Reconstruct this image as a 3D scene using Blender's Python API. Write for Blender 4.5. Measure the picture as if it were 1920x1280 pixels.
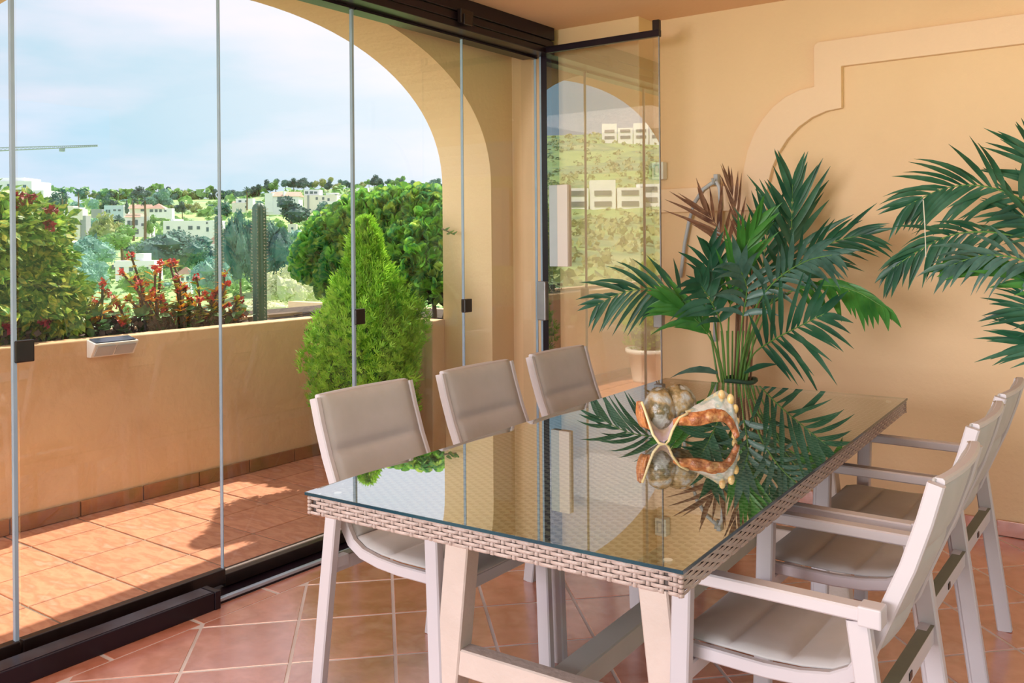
import bpy, bmesh, math, random
import numpy as np
from mathutils import Vector, Matrix
for _o in list(bpy.data.objects): bpy.data.objects.remove(_o)
random.seed(7); rng = np.random.default_rng(7)
SC = bpy.context.scene; COL = SC.collection

# ---------------------------------------------------------------- camera, sky, sun, added fill lights, exposure
FPX, V0, YAW, ROLL, CAMH = 1710.2, 447.9, 0.6287, 0.0082, 1.38
cd = bpy.data.cameras.new('camera'); cam = bpy.data.objects.new('camera', cd); COL.objects.link(cam)
cd.sensor_fit = 'HORIZONTAL'; cd.sensor_width = 36; cd.lens = FPX/1920*36
cd.shift_y = -(640-V0)/1920; cd.clip_start = .05; cd.clip_end = 3000
_R = Vector((math.cos(YAW), math.sin(YAW), 0)); _F = Vector((-math.sin(YAW), math.cos(YAW), 0)); _U = Vector((0, 0, 1))
_r = _R*math.cos(ROLL)-_U*math.sin(ROLL); _u = _U*math.cos(ROLL)+_R*math.sin(ROLL)
cam.matrix_world = Matrix(((_r.x, _u.x, -_F.x, 0), (_r.y, _u.y, -_F.y, 0), (_r.z, _u.z, -_F.z, CAMH), (0, 0, 0, 1)))
SC.camera = cam
SC.view_settings.view_transform = 'Standard'; SC.view_settings.look = 'None'
SC.view_settings.gamma = 1; SC.view_settings.use_curve_mapping = False
SC.view_settings.exposure = 0.38
SC.cycles.max_bounces = 10; SC.cycles.diffuse_bounces = 5; SC.cycles.transparent_max_bounces = 24
SC.cycles.sample_clamp_indirect = 6

W = bpy.data.worlds.new('sky'); SC.world = W; W.use_nodes = True
nt = W.node_tree; N = nt.nodes; L = nt.links; N.clear()
def nn(t, **k):
    n = N.new(t)
    for a, b in k.items(): setattr(n, a, b)
    return n
out = nn('ShaderNodeOutputWorld'); bg = nn('ShaderNodeBackground'); L.new(bg.outputs[0], out.inputs[0])
tc = nn('ShaderNodeTexCoord'); mp = nn('ShaderNodeMapping'); mp.inputs['Scale'].default_value = (1.6, 1.6, 6.5)
L.new(tc.outputs['Generated'], mp.inputs[0])
nz = nn('ShaderNodeTexNoise'); nz.inputs['Scale'].default_value = 1.9; nz.inputs['Detail'].default_value = 5; nz.inputs['Roughness'].default_value = .5
L.new(mp.outputs[0], nz.inputs['Vector'])
cr = nn('ShaderNodeValToRGB'); cr.color_ramp.elements[0].position = .38; cr.color_ramp.elements[0].color = (.42, .67, .82, 1)
cr.color_ramp.elements[1].position = .66; cr.color_ramp.elements[1].color = (.82, .80, .93, 1)
sx = nn('ShaderNodeSeparateXYZ'); L.new(tc.outputs['Generated'], sx.inputs[0])
mz = nn('ShaderNodeMath', operation='MULTIPLY_ADD'); L.new(sx.outputs['Z'], mz.inputs[0]); mz.inputs[1].default_value = .55; mz.inputs[2].default_value = -.115
az = nn('ShaderNodeMath', operation='ADD', use_clamp=True); L.new(mz.outputs[0], az.inputs[0]); L.new(nz.outputs[0], az.inputs[1])
L.new(az.outputs[0], cr.inputs[0])
# brighter haze round the sun, which stands to the right of the frame
sd = Vector((-.14, .99, .55)).normalized()
dp = nn('ShaderNodeVectorMath', operation='DOT_PRODUCT'); L.new(tc.outputs['Generated'], dp.inputs[0]); dp.inputs[1].default_value = sd
mr = nn('ShaderNodeMapRange'); mr.inputs[1].default_value = .55; mr.inputs[2].default_value = 1.0; mr.inputs[3].default_value = 0; mr.inputs[4].default_value = 1
L.new(dp.outputs['Value'], mr.inputs[0])
mx = nn('ShaderNodeMixRGB'); mx.inputs[2].default_value = (1.1, 1.02, 1.06, 1); L.new(mr.outputs[0], mx.inputs[0]); L.new(cr.outputs[0], mx.inputs[1])
L.new(mx.outputs[0], bg.inputs[0]); bg.inputs[1].default_value = .88

def light(name, kind, energy, color, loc, rot=None, **k):
    d = bpy.data.lights.new(name, kind); d.energy = energy; d.color = color
    for a, b in k.items(): setattr(d, a, b)
    o = bpy.data.objects.new(name, d); COL.objects.link(o); o.location = loc
    if rot: o.rotation_euler = rot
    return o
sun = light('sun', 'SUN', 5.6, (1, .90, .74), (0, 0, 20), angle=math.radians(.6))
_sv = Vector((-math.sin(math.radians(9))*math.cos(math.radians(50)), math.cos(math.radians(9))*math.cos(math.radians(50)), math.sin(math.radians(50))))
sun.rotation_euler = _sv.to_track_quat('Z', 'Y').to_euler()
light('added_ceiling_fill', 'AREA', 26, (1, .86, .74), (-1.5, .6, 2.58), shape='RECTANGLE', size=1.6, size_y=1.6)  # unseen fill light, added under the ceiling to brighten the room
light('added_porch_fill', 'AREA', 800, (.97, .93, 1), (-4.3, -8, 1.9), (math.radians(90), 0, math.radians(-14)), shape='RECTANGLE', size=7, size_y=3)  # large added fill light, stands in for daylight from the open porch side

# ---------------------------------------------------------------- pixel helpers (1920x1280 frame of the photograph)
O = Vector((0, 0, CAMH))
def ray(u, v):
    du, dv = u-960, v-V0; c, s = math.cos(-ROLL), math.sin(-ROLL)
    a = c*du+s*dv; b = -s*du+c*dv
    return _R*(a/FPX)+_F-_U*(b/FPX)
def on(u, v, ax, val):
    r = ray(u, v); return O+r*((val-O[ax])/r[ax])
def at(u, v, d): return O+ray(u, v)*d

# ---------------------------------------------------------------- materials
MATS = {}
def mat(name, col, rough=.6, var=None, scale=8, bump=0, bscale=60, metal=0, spec=.5, rnd=0, detail=4, coords='Object', trans=0, stretch=None, coat=0, coat_ior=1.5, coat_rough=.08):
    if name in MATS: return MATS[name]
    m = bpy.data.materials.new(name); m.use_nodes = True; t = m.node_tree; b = t.nodes['Principled BSDF']
    b.inputs['Base Color'].default_value = (*col, 1); b.inputs['Roughness'].default_value = rough
    b.inputs['Metallic'].default_value = metal; b.inputs['Specular IOR Level'].default_value = spec
    if coat: b.inputs['Coat Weight'].default_value = coat; b.inputs['Coat IOR'].default_value = coat_ior; b.inputs['Coat Roughness'].default_value = coat_rough
    def vec():
        if coords == 'Position': return t.nodes.new('ShaderNodeNewGeometry').outputs['Position']
        return t.nodes.new('ShaderNodeTexCoord').outputs['Object']
    src = None
    if var is not None:
        n = t.nodes.new('ShaderNodeTexNoise'); n.inputs['Scale'].default_value = scale; n.inputs['Detail'].default_value = detail
        v = vec()
        if stretch:
            mpn = t.nodes.new('ShaderNodeMapping'); mpn.inputs['Scale'].default_value = stretch; t.links.new(v, mpn.inputs[0]); v = mpn.outputs[0]
        t.links.new(v, n.inputs['Vector'])
        r = t.nodes.new('ShaderNodeValToRGB'); cs = [col]+(var if isinstance(var, list) else [var])
        r.color_ramp.elements[0].position = .33; r.color_ramp.elements[0].color = (*cs[0], 1)
        r.color_ramp.elements[1].position = .67; r.color_ramp.elements[1].color = (*cs[-1], 1)
        for i, c in enumerate(cs[1:-1]):
            e = r.color_ramp.elements.new(.33+.34*(i+1)/(len(cs)-1)); e.color = (*c, 1)
        t.links.new(n.outputs[0], r.inputs[0]); src = r.outputs[0]
    if rnd:
        oi = t.nodes.new('ShaderNodeObjectInfo'); h = t.nodes.new('ShaderNodeHueSaturation')
        ma = t.nodes.new('ShaderNodeMapRange'); ma.inputs[3].default_value = 1-rnd; ma.inputs[4].default_value = 1+rnd
        t.links.new(oi.outputs['Random'], ma.inputs[0]); t.links.new(ma.outputs[0], h.inputs['Value'])
        if src: t.links.new(src, h.inputs['Color'])
        else: h.inputs['Color'].default_value = (*col, 1)
        src = h.outputs[0]
    if src: t.links.new(src, b.inputs['Base Color'])
    if bump:
        n2 = t.nodes.new('ShaderNodeTexNoise'); n2.inputs['Scale'].default_value = bscale; n2.inputs['Detail'].default_value = 3
        t.links.new(vec(), n2.inputs['Vector']); bp = t.nodes.new('ShaderNodeBump'); bp.inputs['Strength'].default_value = bump; bp.inputs['Distance'].default_value = .02
        t.links.new(n2.outputs[0], bp.inputs['Height']); t.links.new(bp.outputs[0], b.inputs['Normal'])
    if trans:
        tr = t.nodes.new('ShaderNodeBsdfTranslucent'); ms = t.nodes.new('ShaderNodeMixShader'); ms.inputs[0].default_value = trans
        if src: t.links.new(src, tr.inputs[0])
        else: tr.inputs[0].default_value = (*col, 1)
        o = t.nodes['Material Output']; t.links.new(b.outputs[0], ms.inputs[1]); t.links.new(tr.outputs[0], ms.inputs[2]); t.links.new(ms.outputs[0], o.inputs[0])
    MATS[name] = m; return m
def glassmat(name, tint, ior):
    m = bpy.data.materials.new(name); m.use_nodes = True; t = m.node_tree; t.nodes.clear()
    o = t.nodes.new('ShaderNodeOutputMaterial'); ms = t.nodes.new('ShaderNodeMixShader')
    tr = t.nodes.new('ShaderNodeBsdfTransparent'); tr.inputs[0].default_value = (*tint, 1)
    g = t.nodes.new('ShaderNodeBsdfGlossy'); g.inputs['Roughness'].default_value = 0; g.inputs[0].default_value = (1, 1, 1, 1)
    if ior > 0: f = t.nodes.new('ShaderNodeFresnel'); f.inputs[0].default_value = ior
    else:                                              # highly polished coated glass: .25 + .75*(1-cos)^3
        lw = t.nodes.new('ShaderNodeLayerWeight'); lw.inputs[0].default_value = .5
        pw = t.nodes.new('ShaderNodeMath'); pw.operation = 'POWER'; pw.inputs[1].default_value = 2.3; t.links.new(lw.outputs['Facing'], pw.inputs[0])
        f = t.nodes.new('ShaderNodeMath'); f.operation = 'MULTIPLY_ADD'; b0 = -ior or .34; f.inputs[1].default_value = 1-b0; f.inputs[2].default_value = b0; t.links.new(pw.outputs[0], f.inputs[0])
    ge = t.nodes.new('ShaderNodeNewGeometry'); su = t.nodes.new('ShaderNodeMath'); su.operation = 'SUBTRACT'; su.inputs[0].default_value = 1
    t.links.new(ge.outputs['Backfacing'], su.inputs[1]); mu = t.nodes.new('ShaderNodeMath'); mu.operation = 'MULTIPLY'
    t.links.new(f.outputs[0], mu.inputs[0]); t.links.new(su.outputs[0], mu.inputs[1]); t.links.new(mu.outputs[0], ms.inputs[0])
    t.links.new(tr.outputs[0], ms.inputs[1]); t.links.new(g.outputs[0], ms.inputs[2]); t.links.new(ms.outputs[0], o.inputs[0])
    return m
G_PANE = glassmat('clear_window_glass', (.985, .995, .99), 1.55)
G_STACK = glassmat('stacked_window_glass', (.97, .985, .97), -.30)
G_TABLE = glassmat('table_glass', (.86, .96, .95), 0)
PAINT = mat('ochre_wall_paint', (.79, .545, .315), .75, [(.82, .575, .34), (.80, .56, .33)], 1.3, .12, 35, coords='Position')
PAINT_TRIM = mat('lighter_ochre_moulding', (.85, .61, .41), .75, (.87, .63, .42), 2, .1, 40)  # wall ochre set slightly lighter for the moulding
PAINT_CEIL = mat('peach_ceiling_paint', (.80, .50, .30), .8, (.82, .52, .32), 1.2, .08, 30)
PAINT_OUT = mat('weathered_ochre_parapet_paint', (.68, .47, .28), .85, [(.75, .53, .33), (.71, .50, .32), (.62, .41, .235)], 1.7, .25, 22, coords='Position', detail=8)
TERRA = mat('glazed_terracotta_tile', (.58, .205, .125), .24, [(.66, .25, .16), (.53, .18, .10), (.68, .30, .21)], 5, .12, 14, coords='Position', rnd=.10, coat=1, coat_ior=2.1, coat_rough=.2)
TERRA_OUT = mat('matt_terracotta_paver', (.55, .235, .135), .55, [(.62, .29, .17), (.50, .20, .11), (.60, .30, .20)], 4, .15, 18, coords='Position', rnd=.08, stretch=(1.5, 4, 1))
GROUT = mat('pale_grout', (.80, .70, .66), .85, (.58, .46, .41), 3, coords='Position')
GROUT_OUT = mat('weathered_grout', (.42, .30, .22), .9, (.18, .15, .12), 5, coords='Position')
SKIRT = mat('brown_terracotta_skirting', (.30, .125, .06), .45, [(.36, .17, .07), (.27, .16, .05)], 7, .2, 20, rnd=.15, coords='Position')
ALU = mat('dark_brown_aluminium', (.011, .005, .009), .3, (.017, .008, .015), 4, metal=0, spec=.35)
ALU_IN = mat('bare_track_lip', (.55, .66, .80), .28, (.45, .55, .70), 6, metal=.6)
BLACK = mat('black_clip_plastic', (.012, .006, .005), .3, (.02, .01, .009), 20)
SEAL = mat('frosted_edge_seal', (.34, .44, .55), .25, (.30, .40, .52), 9)
GREYMET = mat('grey_handle_metal', (.30, .29, .31), .35, (.36, .35, .37), 12, metal=.5)
FRAME = mat('champagne_powder_coat', (.54, .495, .51), .42, (.57, .525, .54), 3)
FABRIC = mat('taupe_padded_mesh', (.47, .44, .42), .8, (.50, .465, .45), 18, .18, 900)
OLIVE = mat('olive_bar_top', (.17, .17, .11), .6, (.20, .19, .13), 9)
WICKER = mat('taupe_resin_strand', (.40, .295, .255), .42, (.46, .345, .30), 14, .2, 120, coords='Position')
WICKER_TOP = mat('grey_brown_resin_strand', (.29, .235, .18), .35, (.36, .29, .22), 25, coords='Position')
WICK_DARK = mat('dark_gap_between_strands', (.085, .062, .055), .8, (.11, .08, .07), 9)
LEGPAINT = mat('cream_painted_table_leg', (.60, .485, .415), .5, (.64, .52, .45), 9, .1, 60)
TEAL = mat('teal_glass_edge', (.005, .03, .05), .12, (.008, .05, .07), 6)
WHITEP = mat('white_plastic', (.80, .78, .74), .4, (.76, .74, .70), 9)
GREYP = mat('grey_plastic', (.40, .43, .46), .45, (.44, .47, .50), 12)
PVDARK = mat('dark_solar_cell', (.03, .05, .09), .2, (.05, .07, .12), 30)
SOIL = mat('dark_planter_soil', (.045, .03, .022), .95, (.10, .07, .05), 25, .6, 60)
LEAFG = mat('kentia_leaflet_green', (.014, .075, .045), .38, [(.024, .12, .058), (.06, .18, .11)], 7, coords='Position', trans=.18)
LEAFB = mat('kentia_fresh_leaflet_green', (.045, .20, .030), .4, [(.07, .27, .045), (.03, .15, .03)], 7, coords='Position', trans=.22)
LEAFGREY = mat('kentia_grey_green_leaflet', (.05, .13, .10), .35, [(.09, .20, .16), (.04, .11, .08)], 9, coords='Position', trans=.18)
LEAFDRY = mat('dried_brown_leaflet', (.17, .075, .045), .6, [(.26, .13, .075), (.11, .045, .03)], 12, coords='Position', trans=.1)
STEMG = mat('green_palm_stem', (.09, .22, .045), .45, (.14, .30, .06), 9, coords='Position')
STEMBR = mat('brown_palm_stem', (.22, .11, .06), .6, (.30, .16, .09), 14, coords='Position')
BARK = mat('grey_brown_bark', (.16, .11, .075), .9, (.25, .18, .12), 14, .6, 30)
THUJA = mat('bright_conifer_green', (.24, .56, .045), .6, [(.42, .74, .07), (.10, .32, .03)], 16, coords='Position', trans=.3)
CLUSIA = mat('glossy_round_leaf_green', (.16, .58, .10), .25, [(.42, .86, .12), (.06, .34, .13), (.66, .92, .16)], 9, coords='Position', trans=.4, rnd=.45)
CACT = mat('blue_green_cactus_skin', (.045, .13, .105), .5, (.07, .18, .13), 9)
SPINE = mat('pale_cactus_spine', (.66, .60, .48), .6, (.72, .66, .52), 30)
SHRUBL = mat('yellow_green_shrub_leaf', (.26, .62, .09), .42, [(.58, .80, .13), (.08, .32, .06), (.85, .84, .16), (.16, .50, .09)], 11, coords='Position', trans=.3, rnd=.35)
EUPHL = mat('crown_of_thorns_leaf', (.62, .50, .04), .5, [(.80, .30, .04), (.20, .40, .06), (.78, .55, .05)], 9, coords='Position', trans=.3)
EUPHG = mat('dark_green_low_leaf', (.03, .12, .03), .45, [(.08, .20, .06), (.02, .07, .02)], 12, coords='Position', trans=.2)
REDF = mat('crimson_bract', (.52, .022, .035), .5, [(.66, .06, .05), (.34, .012, .05)], 22, coords='Position', trans=.2)
TWIG = mat('dark_thorny_twig', (.055, .035, .03), .85, (.13, .10, .09), 20)
FARW = mat('white_render', (.95, .95, .97), .8, (.90, .90, .93), .4)
FARB = mat('cream_render', (.92, .86, .79), .8, (.87, .80, .73), .4)
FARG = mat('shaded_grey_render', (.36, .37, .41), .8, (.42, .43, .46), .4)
ROOF = mat('faded_clay_roof', (.62, .38, .29), .85, (.68, .45, .36), 1.2)
FARWIN = mat('dark_window_pane', (.10, .15, .19), .25, (.14, .20, .24), .5)
FARBLUE = mat('pale_blue_render', (.55, .70, .80), .8, (.60, .74, .83), .4)
HILL = mat('scrubby_hillside', (.28, .44, .15), .95, [(.40, .55, .20), (.18, .33, .17), (.46, .53, .26)], .05, coords='Position', detail=8)
TR = [mat('tree_leaf_'+n, c, .75, v, .7, coords='Position', trans=.2) for n, c, v in (
    ('blue_green', (.10, .23, .21), [(.17, .33, .27), (.06, .15, .16)]),
    ('mid_green', (.19, .40, .14), [(.30, .52, .18), (.12, .29, .14)]),
    ('olive', (.34, .42, .18), [(.46, .50, .20), (.22, .31, .18)]),
    ('pale_yellow', (.66, .70, .40), [(.78, .80, .52), (.50, .58, .34)]),
    ('dark', (.06, .14, .14), [(.10, .21, .18), (.04, .10, .12)]),
    ('teal', (.19, .40, .34), [(.28, .50, .42), (.13, .31, .28)]))]

# ---------------------------------------------------------------- object helpers
ORG = {}
def link(o): COL.objects.link(o); return o
def thing(name, label, cat, loc=(0, 0, 0), rotz=0, group=None):
    o = link(bpy.data.objects.new(name, None)); o.location = loc; o.rotation_euler = (0, 0, rotz); o.empty_display_size = .1
    o['label'] = label; o['category'] = cat
    if group: o['group'] = group
    ORG[o] = Vector(loc); return o
def tag(o, label, cat, group=None):
    o['label'] = label; o['category'] = cat
    if group: o['group'] = group
    return o
class G:
    """collects geometry; g.out(...) links it as one mesh object"""
    def __init__(s): s.v = []; s.f = []
    def add(s, vs, fs):
        n = len(s.v); s.v.extend([tuple(p) for p in vs]); s.f.extend([tuple(i+n for i in f) for f in fs]); return s
    def box(s, a, b):
        x0, y0, z0 = a; x1, y1, z1 = b
        return s.add([(x0, y0, z0), (x1, y0, z0), (x1, y1, z0), (x0, y1, z0), (x0, y0, z1), (x1, y0, z1), (x1, y1, z1), (x0, y1, z1)],
                     [(3, 2, 1, 0), (4, 5, 6, 7), (0, 1, 5, 4), (1, 2, 6, 5), (2, 3, 7, 6), (3, 0, 4, 7)])
    def sweep(s, pts, sec, side, closed=False):
        """sweep a closed 2-D section (list of (a,b)) along pts; a runs along side, b along tangent x side"""
        pts = [Vector(p) for p in pts]; side = Vector(side).normalized(); rings = []
        for i, p in enumerate(pts):
            t = (pts[min(i+1, len(pts)-1)]-pts[max(i-1, 0)]).normalized()
            sd_ = (side-t*side.dot(t)).normalized(); n = t.cross(sd_)
            k = 1
            if 0 < i < len(pts)-1:
                c = (pts[i+1]-p).normalized().dot((p-pts[i-1]).normalized()); k = 1/max(.5, math.sqrt((1+c)/2))
            rings.append([p+sd_*a+n*b*k for a, b in sec])
        m = len(sec); base = len(s.v)
        for r in rings: s.v.extend([tuple(q) for q in r])
        for i in range(len(rings)-1):
            for j in range(m):
                a = base+i*m+j; b = base+i*m+(j+1) % m; s.f.append((a, b, b+m, a+m))
        s.f.append(tuple(base+j for j in reversed(range(m)))); s.f.append(tuple(base+(len(rings)-1)*m+j for j in range(m)))
        return s
    def bar(s, p, q, a, b, side, c=.004):
        """bevelled rectangular bar, a wide along side, b deep"""
        h, k = a/2, b/2; sec = [(-h+c, -k), (h-c, -k), (h, -k+c), (h, k-c), (h-c, k), (-h+c, k), (-h, k-c), (-h, -k+c)]
        pts = [p, q] if not isinstance(p, list) else p
        return s.sweep(pts, sec, side)
    def tube(s, pts, r, n=6, taper=None):
        pts = [Vector(p) for p in pts]; base = len(s.v); up = Vector((.31, .17, .93))
        for i, p in enumerate(pts):
            t = (pts[min(i+1, len(pts)-1)]-pts[max(i-1, 0)]).normalized(); a = t.cross(up)
            if a.length < 1e-3: a = t.cross(Vector((1, 0, 0)))
            a.normalize(); b = t.cross(a); rr = r if taper is None else r+(taper-r)*i/(len(pts)-1)
            for j in range(n):
                w = 2*math.pi*j/n; s.v.append(tuple(p+a*math.cos(w)*rr+b*math.sin(w)*rr))
        for i in range(len(pts)-1):
            for j in range(n):
                x = base+i*n+j; y = base+i*n+(j+1) % n; s.f.append((x, y, y+n, x+n))
        s.f.append(tuple(base+j for j in reversed(range(n)))); s.f.append(tuple(base+(len(pts)-1)*n+j for j in range(n)))
        return s
    def lathe(s, prof, c=(0, 0, 0), n=24):
        base = len(s.v); c = Vector(c)
        for r, z in prof:
            for j in range(n): s.v.append((c.x+r*math.cos(2*math.pi*j/n), c.y+r*math.sin(2*math.pi*j/n), c.z+z))
        for i in range(len(prof)-1):
            for j in range(n):
                a = base+i*n+j; b = base+i*n+(j+1) % n; s.f.append((a, b, b+n, a+n))
        s.f.append(tuple(base+j for j in reversed(range(n)))); s.f.append(tuple(base+(len(prof)-1)*n+j for j in range(n))); return s
    def prism(s, poly, h0, h1, fn):
        """extrude a polygon; fn(p, h) -> xyz"""
        n = len(poly); base = len(s.v)
        s.v.extend([tuple(fn(p, h0)) for p in poly]+[tuple(fn(p, h1)) for p in poly])
        s.f.append(tuple(base+i for i in reversed(range(n)))); s.f.append(tuple(base+n+i for i in range(n)))
        for i in range(n):
            j = (i+1) % n; s.f.append((base+i, base+j, base+n+j, base+n+i))
        return s
    def out(s, name, m, parent=None, smooth=False, bevel=0, kind=None, local=False):
        me = bpy.data.meshes.new(name)
        org = ORG.get(parent, Vector((0, 0, 0))) if parent and not local else Vector((0, 0, 0))
        me.from_pydata([(a-org.x, b-org.y, c-org.z) for a, b, c in s.v], [], s.f); me.materials.append(m)
        if bevel:
            bm = bmesh.new(); bm.from_mesh(me); bmesh.ops.recalc_face_normals(bm, faces=bm.faces)
            es = [e for e in bm.edges if len(e.link_faces) == 2 and e.calc_face_angle(0) > .5]
            bmesh.ops.bevel(bm, geom=es, offset=bevel, segments=2, affect='EDGES', profile=.5); bm.to_mesh(me); bm.free()
        if smooth: me.polygons.foreach_set('use_smooth', [True]*len(me.polygons))
        o = link(bpy.data.objects.new(name, me))
        if parent: o.parent = parent; ORG[o] = ORG.get(parent, Vector((0, 0, 0)))
        if kind: o['kind'] = kind
        return o
def inst(name, me, parent, loc, rot=(0, 0, 0), scale=(1, 1, 1)):
    o = link(bpy.data.objects.new(name, me)); o.parent = parent
    o.location = Vector(loc)-ORG.get(parent, Vector((0, 0, 0))); o.rotation_euler = rot; o.scale = scale; return o
def mesh_of(g, name, m, smooth=False):
    me = bpy.data.meshes.new(name); me.from_pydata(g.v, [], g.f); me.materials.append(m)
    if smooth: me.polygons.foreach_set('use_smooth', [True]*len(me.polygons))
    return me
def dup(root, loc, rotz, label=None):
    r = link(root.copy()); r.location = loc; r.rotation_euler = (0, 0, rotz)
    if label: r['label'] = label
    for ch in list(root.children):
        c = link(ch.copy()); c.parent = r
        for g in ch.children:
            d = link(g.copy()); d.parent = c
    return r
def struct(g, name, m, **k): return g.out(name, m, kind='structure', **k)

# ---------------------------------------------------------------- SETTING: floors
def clip(poly, ax, lim, keep_greater):
    o = []
    for i in range(len(poly)):
        a, b = poly[i], poly[(i+1) % len(poly)]; ia = (a[ax] >= lim) == keep_greater; ib = (b[ax] >= lim) == keep_greater
        if ia: o.append(a)
        if ia != ib:
            t = (lim-a[ax])/(b[ax]-a[ax]); o.append((a[0]+t*(b[0]-a[0]), a[1]+t*(b[1]-a[1])))
    return o
XG = -2.85                                            # inner edge of the border strip
floor = struct(G().box((-2.96, -4, -.2), (3.2, 4.75, -.0015)), 'floor', GROUT)
def tile(poly, parent, m, top, name='tile', inset=.0052):
    cx = sum(p[0] for p in poly)/len(poly); cy = sum(p[1] for p in poly)/len(poly); n = len(poly)
    q = []
    for p in poly:
        d = math.hypot(p[0]-cx, p[1]-cy); k = max(.2, (d-inset*1.3)/d) if d > 0 else 1; q.append((cx+(p[0]-cx)*k, cy+(p[1]-cy)*k))
    q2 = [(cx+(p[0]-cx)*.986, cy+(p[1]-cy)*.986) for p in q]
    g = G(); g.v = [(x, y, -.01) for x, y in q]+[(x, y, top-.0025) for x, y in q]+[(x, y, top) for x, y in q2]
    for k in (0, 1):
        for i in range(n): j = (i+1) % n; g.f.append((k*n+i, k*n+j, (k+1)*n+j, (k+1)*n+i))
    g.f.append(tuple(2*n+i for i in range(n)))
    return g.out(name, m, parent)
E1 = (.239, .2445); E2 = (.239, -.2445); T0 = (-2.348, 2.465)
ntile = 0
for a in range(-14, 22):
    for b in range(-14, 22):
        x = T0[0]+a*E1[0]+b*E2[0]; y = T0[1]+a*E1[1]+b*E2[1]
        if not (-3.3 < x < 1.2 and .3 < y < 5.0): continue
        d = (Vector((x, y, 0))-O); dep = d.dot(_F); lat = d.dot(_R)
        if dep < .8 or abs(lat/dep) > .75: continue
        poly = [(x, y), (x+E2[0], y+E2[1]), (x+E1[0]+E2[0], y+E1[1]+E2[1]), (x+E1[0], y+E1[1])]
        poly = clip(poly, 0, XG+.002, True)
        if len(poly) >= 3: poly = clip(poly, 1, 4.70, False)
        if len(poly) < 3: continue
        ar = abs(sum(poly[i][0]*poly[(i+1) % len(poly)][1]-poly[(i+1) % len(poly)][0]*poly[i][1] for i in range(len(poly))))/2
        if ar < .003 or ntile > 285: continue
        ntile += 1; tile(poly, floor, TERRA, 0.0)
for k, y in enumerate(np.arange(.62, 4.5, .345)):
    tile([(-2.948, y), (XG, y), (XG, min(y+.345, 4.54)), (-2.948, min(y+.345, 4.54))], floor, TERRA, 0.0, 'border_tile')
tf = struct(G().box((-4.5, -2.5, -.2), (-3.19, 4.33, -.004)), 'terrace_floor', GROUT_OUT)
for i in range(4):
    x1 = -3.19-.343*i; x0 = max(x1-.343, -4.48)
    if x1-x0 < .03: continue
    for k in range(-4, 7):
        y0 = 2.06+.35*k; tile([(x0, y0), (x1, y0), (x1, min(y0+.35, 4.21)), (x0, min(y0+.35, 4.21))], tf, TERRA_OUT, .0, 'paver')
# ---------------------------------------------------------------- SETTING: walls, ceiling, arch, parapet
struct(G().box((-3.70, -.5, 2.62), (2.0, 5.2, 2.85)), 'ceiling', PAINT_CEIL)
wr = struct(G().box((-2.44, 4.72, -.2), (2.0, 5.2, 2.63)), 'wall_right', PAINT)
struct(G().box((-3.31, 4.55, -.2), (-2.42, 5.2, 2.63)), 'wall_corner', PAINT, bevel=.006)
# arch wall: bay between y = 1.27 and y = 4.33, semi-superellipse
YC, HA, ZS, RB = 2.80, 1.53, 1.70, .868
arc = [(YC+HA, -.2)]
for k in range(0, 49):
    w = math.pi*k/48; c, s_ = math.cos(w), math.sin(w); p = 2/2.15
    arc.append((YC+HA*math.copysign(abs(c)**p, c), ZS+RB*abs(s_)**p))
arc.append((YC-HA, -.2))
g = G()
outer = [(5.6, -.2), (5.6, 3.0), (-3, 3.0), (-3, -.2)]
# built as strips between the arch curve and the wall's top, so the opening stays open
X0, X1 = -3.68, -3.30
cur = arc[1:-1]
for i in range(len(cur)-1):
    (ya, za), (yb, zb) = cur[i], cur[i+1]
    n = len(g.v); g.v += [(X1, ya, za), (X1, yb, zb), (X1, yb, 3.0), (X1, ya, 3.0), (X0, ya, za), (X0, yb, zb), (X0, yb, 3.0), (X0, ya, 3.0)]
    g.f += [(n, n+1, n+2, n+3), (n+7, n+6, n+5, n+4), (n+4, n+5, n+1, n)]
g.box((X0, YC+HA, -.2), (X1, 5.6, 3.0)); g.box((X0, -.5, -.2), (X1, YC-HA, 3.0))
struct(g, 'wall_arch', PAINT)
g = G().box((-4.60, -2.5, -.2), (-4.48, 4.33, .885)); wt = struct(g, 'wall_terrace', PAINT_OUT, bevel=.006)
struct(G().box((-4.47, 4.21, -.2), (-3.668, 4.329, .885)), 'wall_terrace_end', PAINT_OUT, bevel=.006)
struct(G().box((-5.16, -2.5, -6), (-5.06, 4.4, .87)), 'wall_planter_outer', PAINT_OUT)
struct(G().box((-6.4, 5.4, -6), (-3.69, 5.5, .84)), 'wall_planter_far', PAINT_OUT)
struct(G().box((-5.9, 4.4, -6), (-5.8, 5.4, .80)), 'wall_planter_side', PAINT_OUT)
soil = G().box((-5.06, -2.5, .3), (-4.60, 4.33, .85)); soil.box((-5.8, 4.33, .3), (-3.69, 5.4, .84)); struct(soil, 'planter_soil', SOIL)
# skirting tiles
bs = struct(G().box((-4.485, -2.5, 0), (-4.474, 4.2, .07)), 'baseboard_terrace', GROUT_OUT)
for k in range(-5, 6):
    y0 = 2.43+.345*k
    G().box((-4.476, y0+.003, .002), (-4.462, min(y0+.342, 4.19), .078)).out('skirting_tile', SKIRT, bs, bevel=.003)
br = struct(G().box((-2.41, 4.706, 0), (2.5, 4.722, .065)), 'baseboard_right', GROUT)
for k in range(14):
    x0 = -2.40+.345*k; G().box((x0+.003, 4.695, .002), (x0+.342, 4.708, .072)).out('skirting_tile', TERRA, br, bevel=.003)
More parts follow.
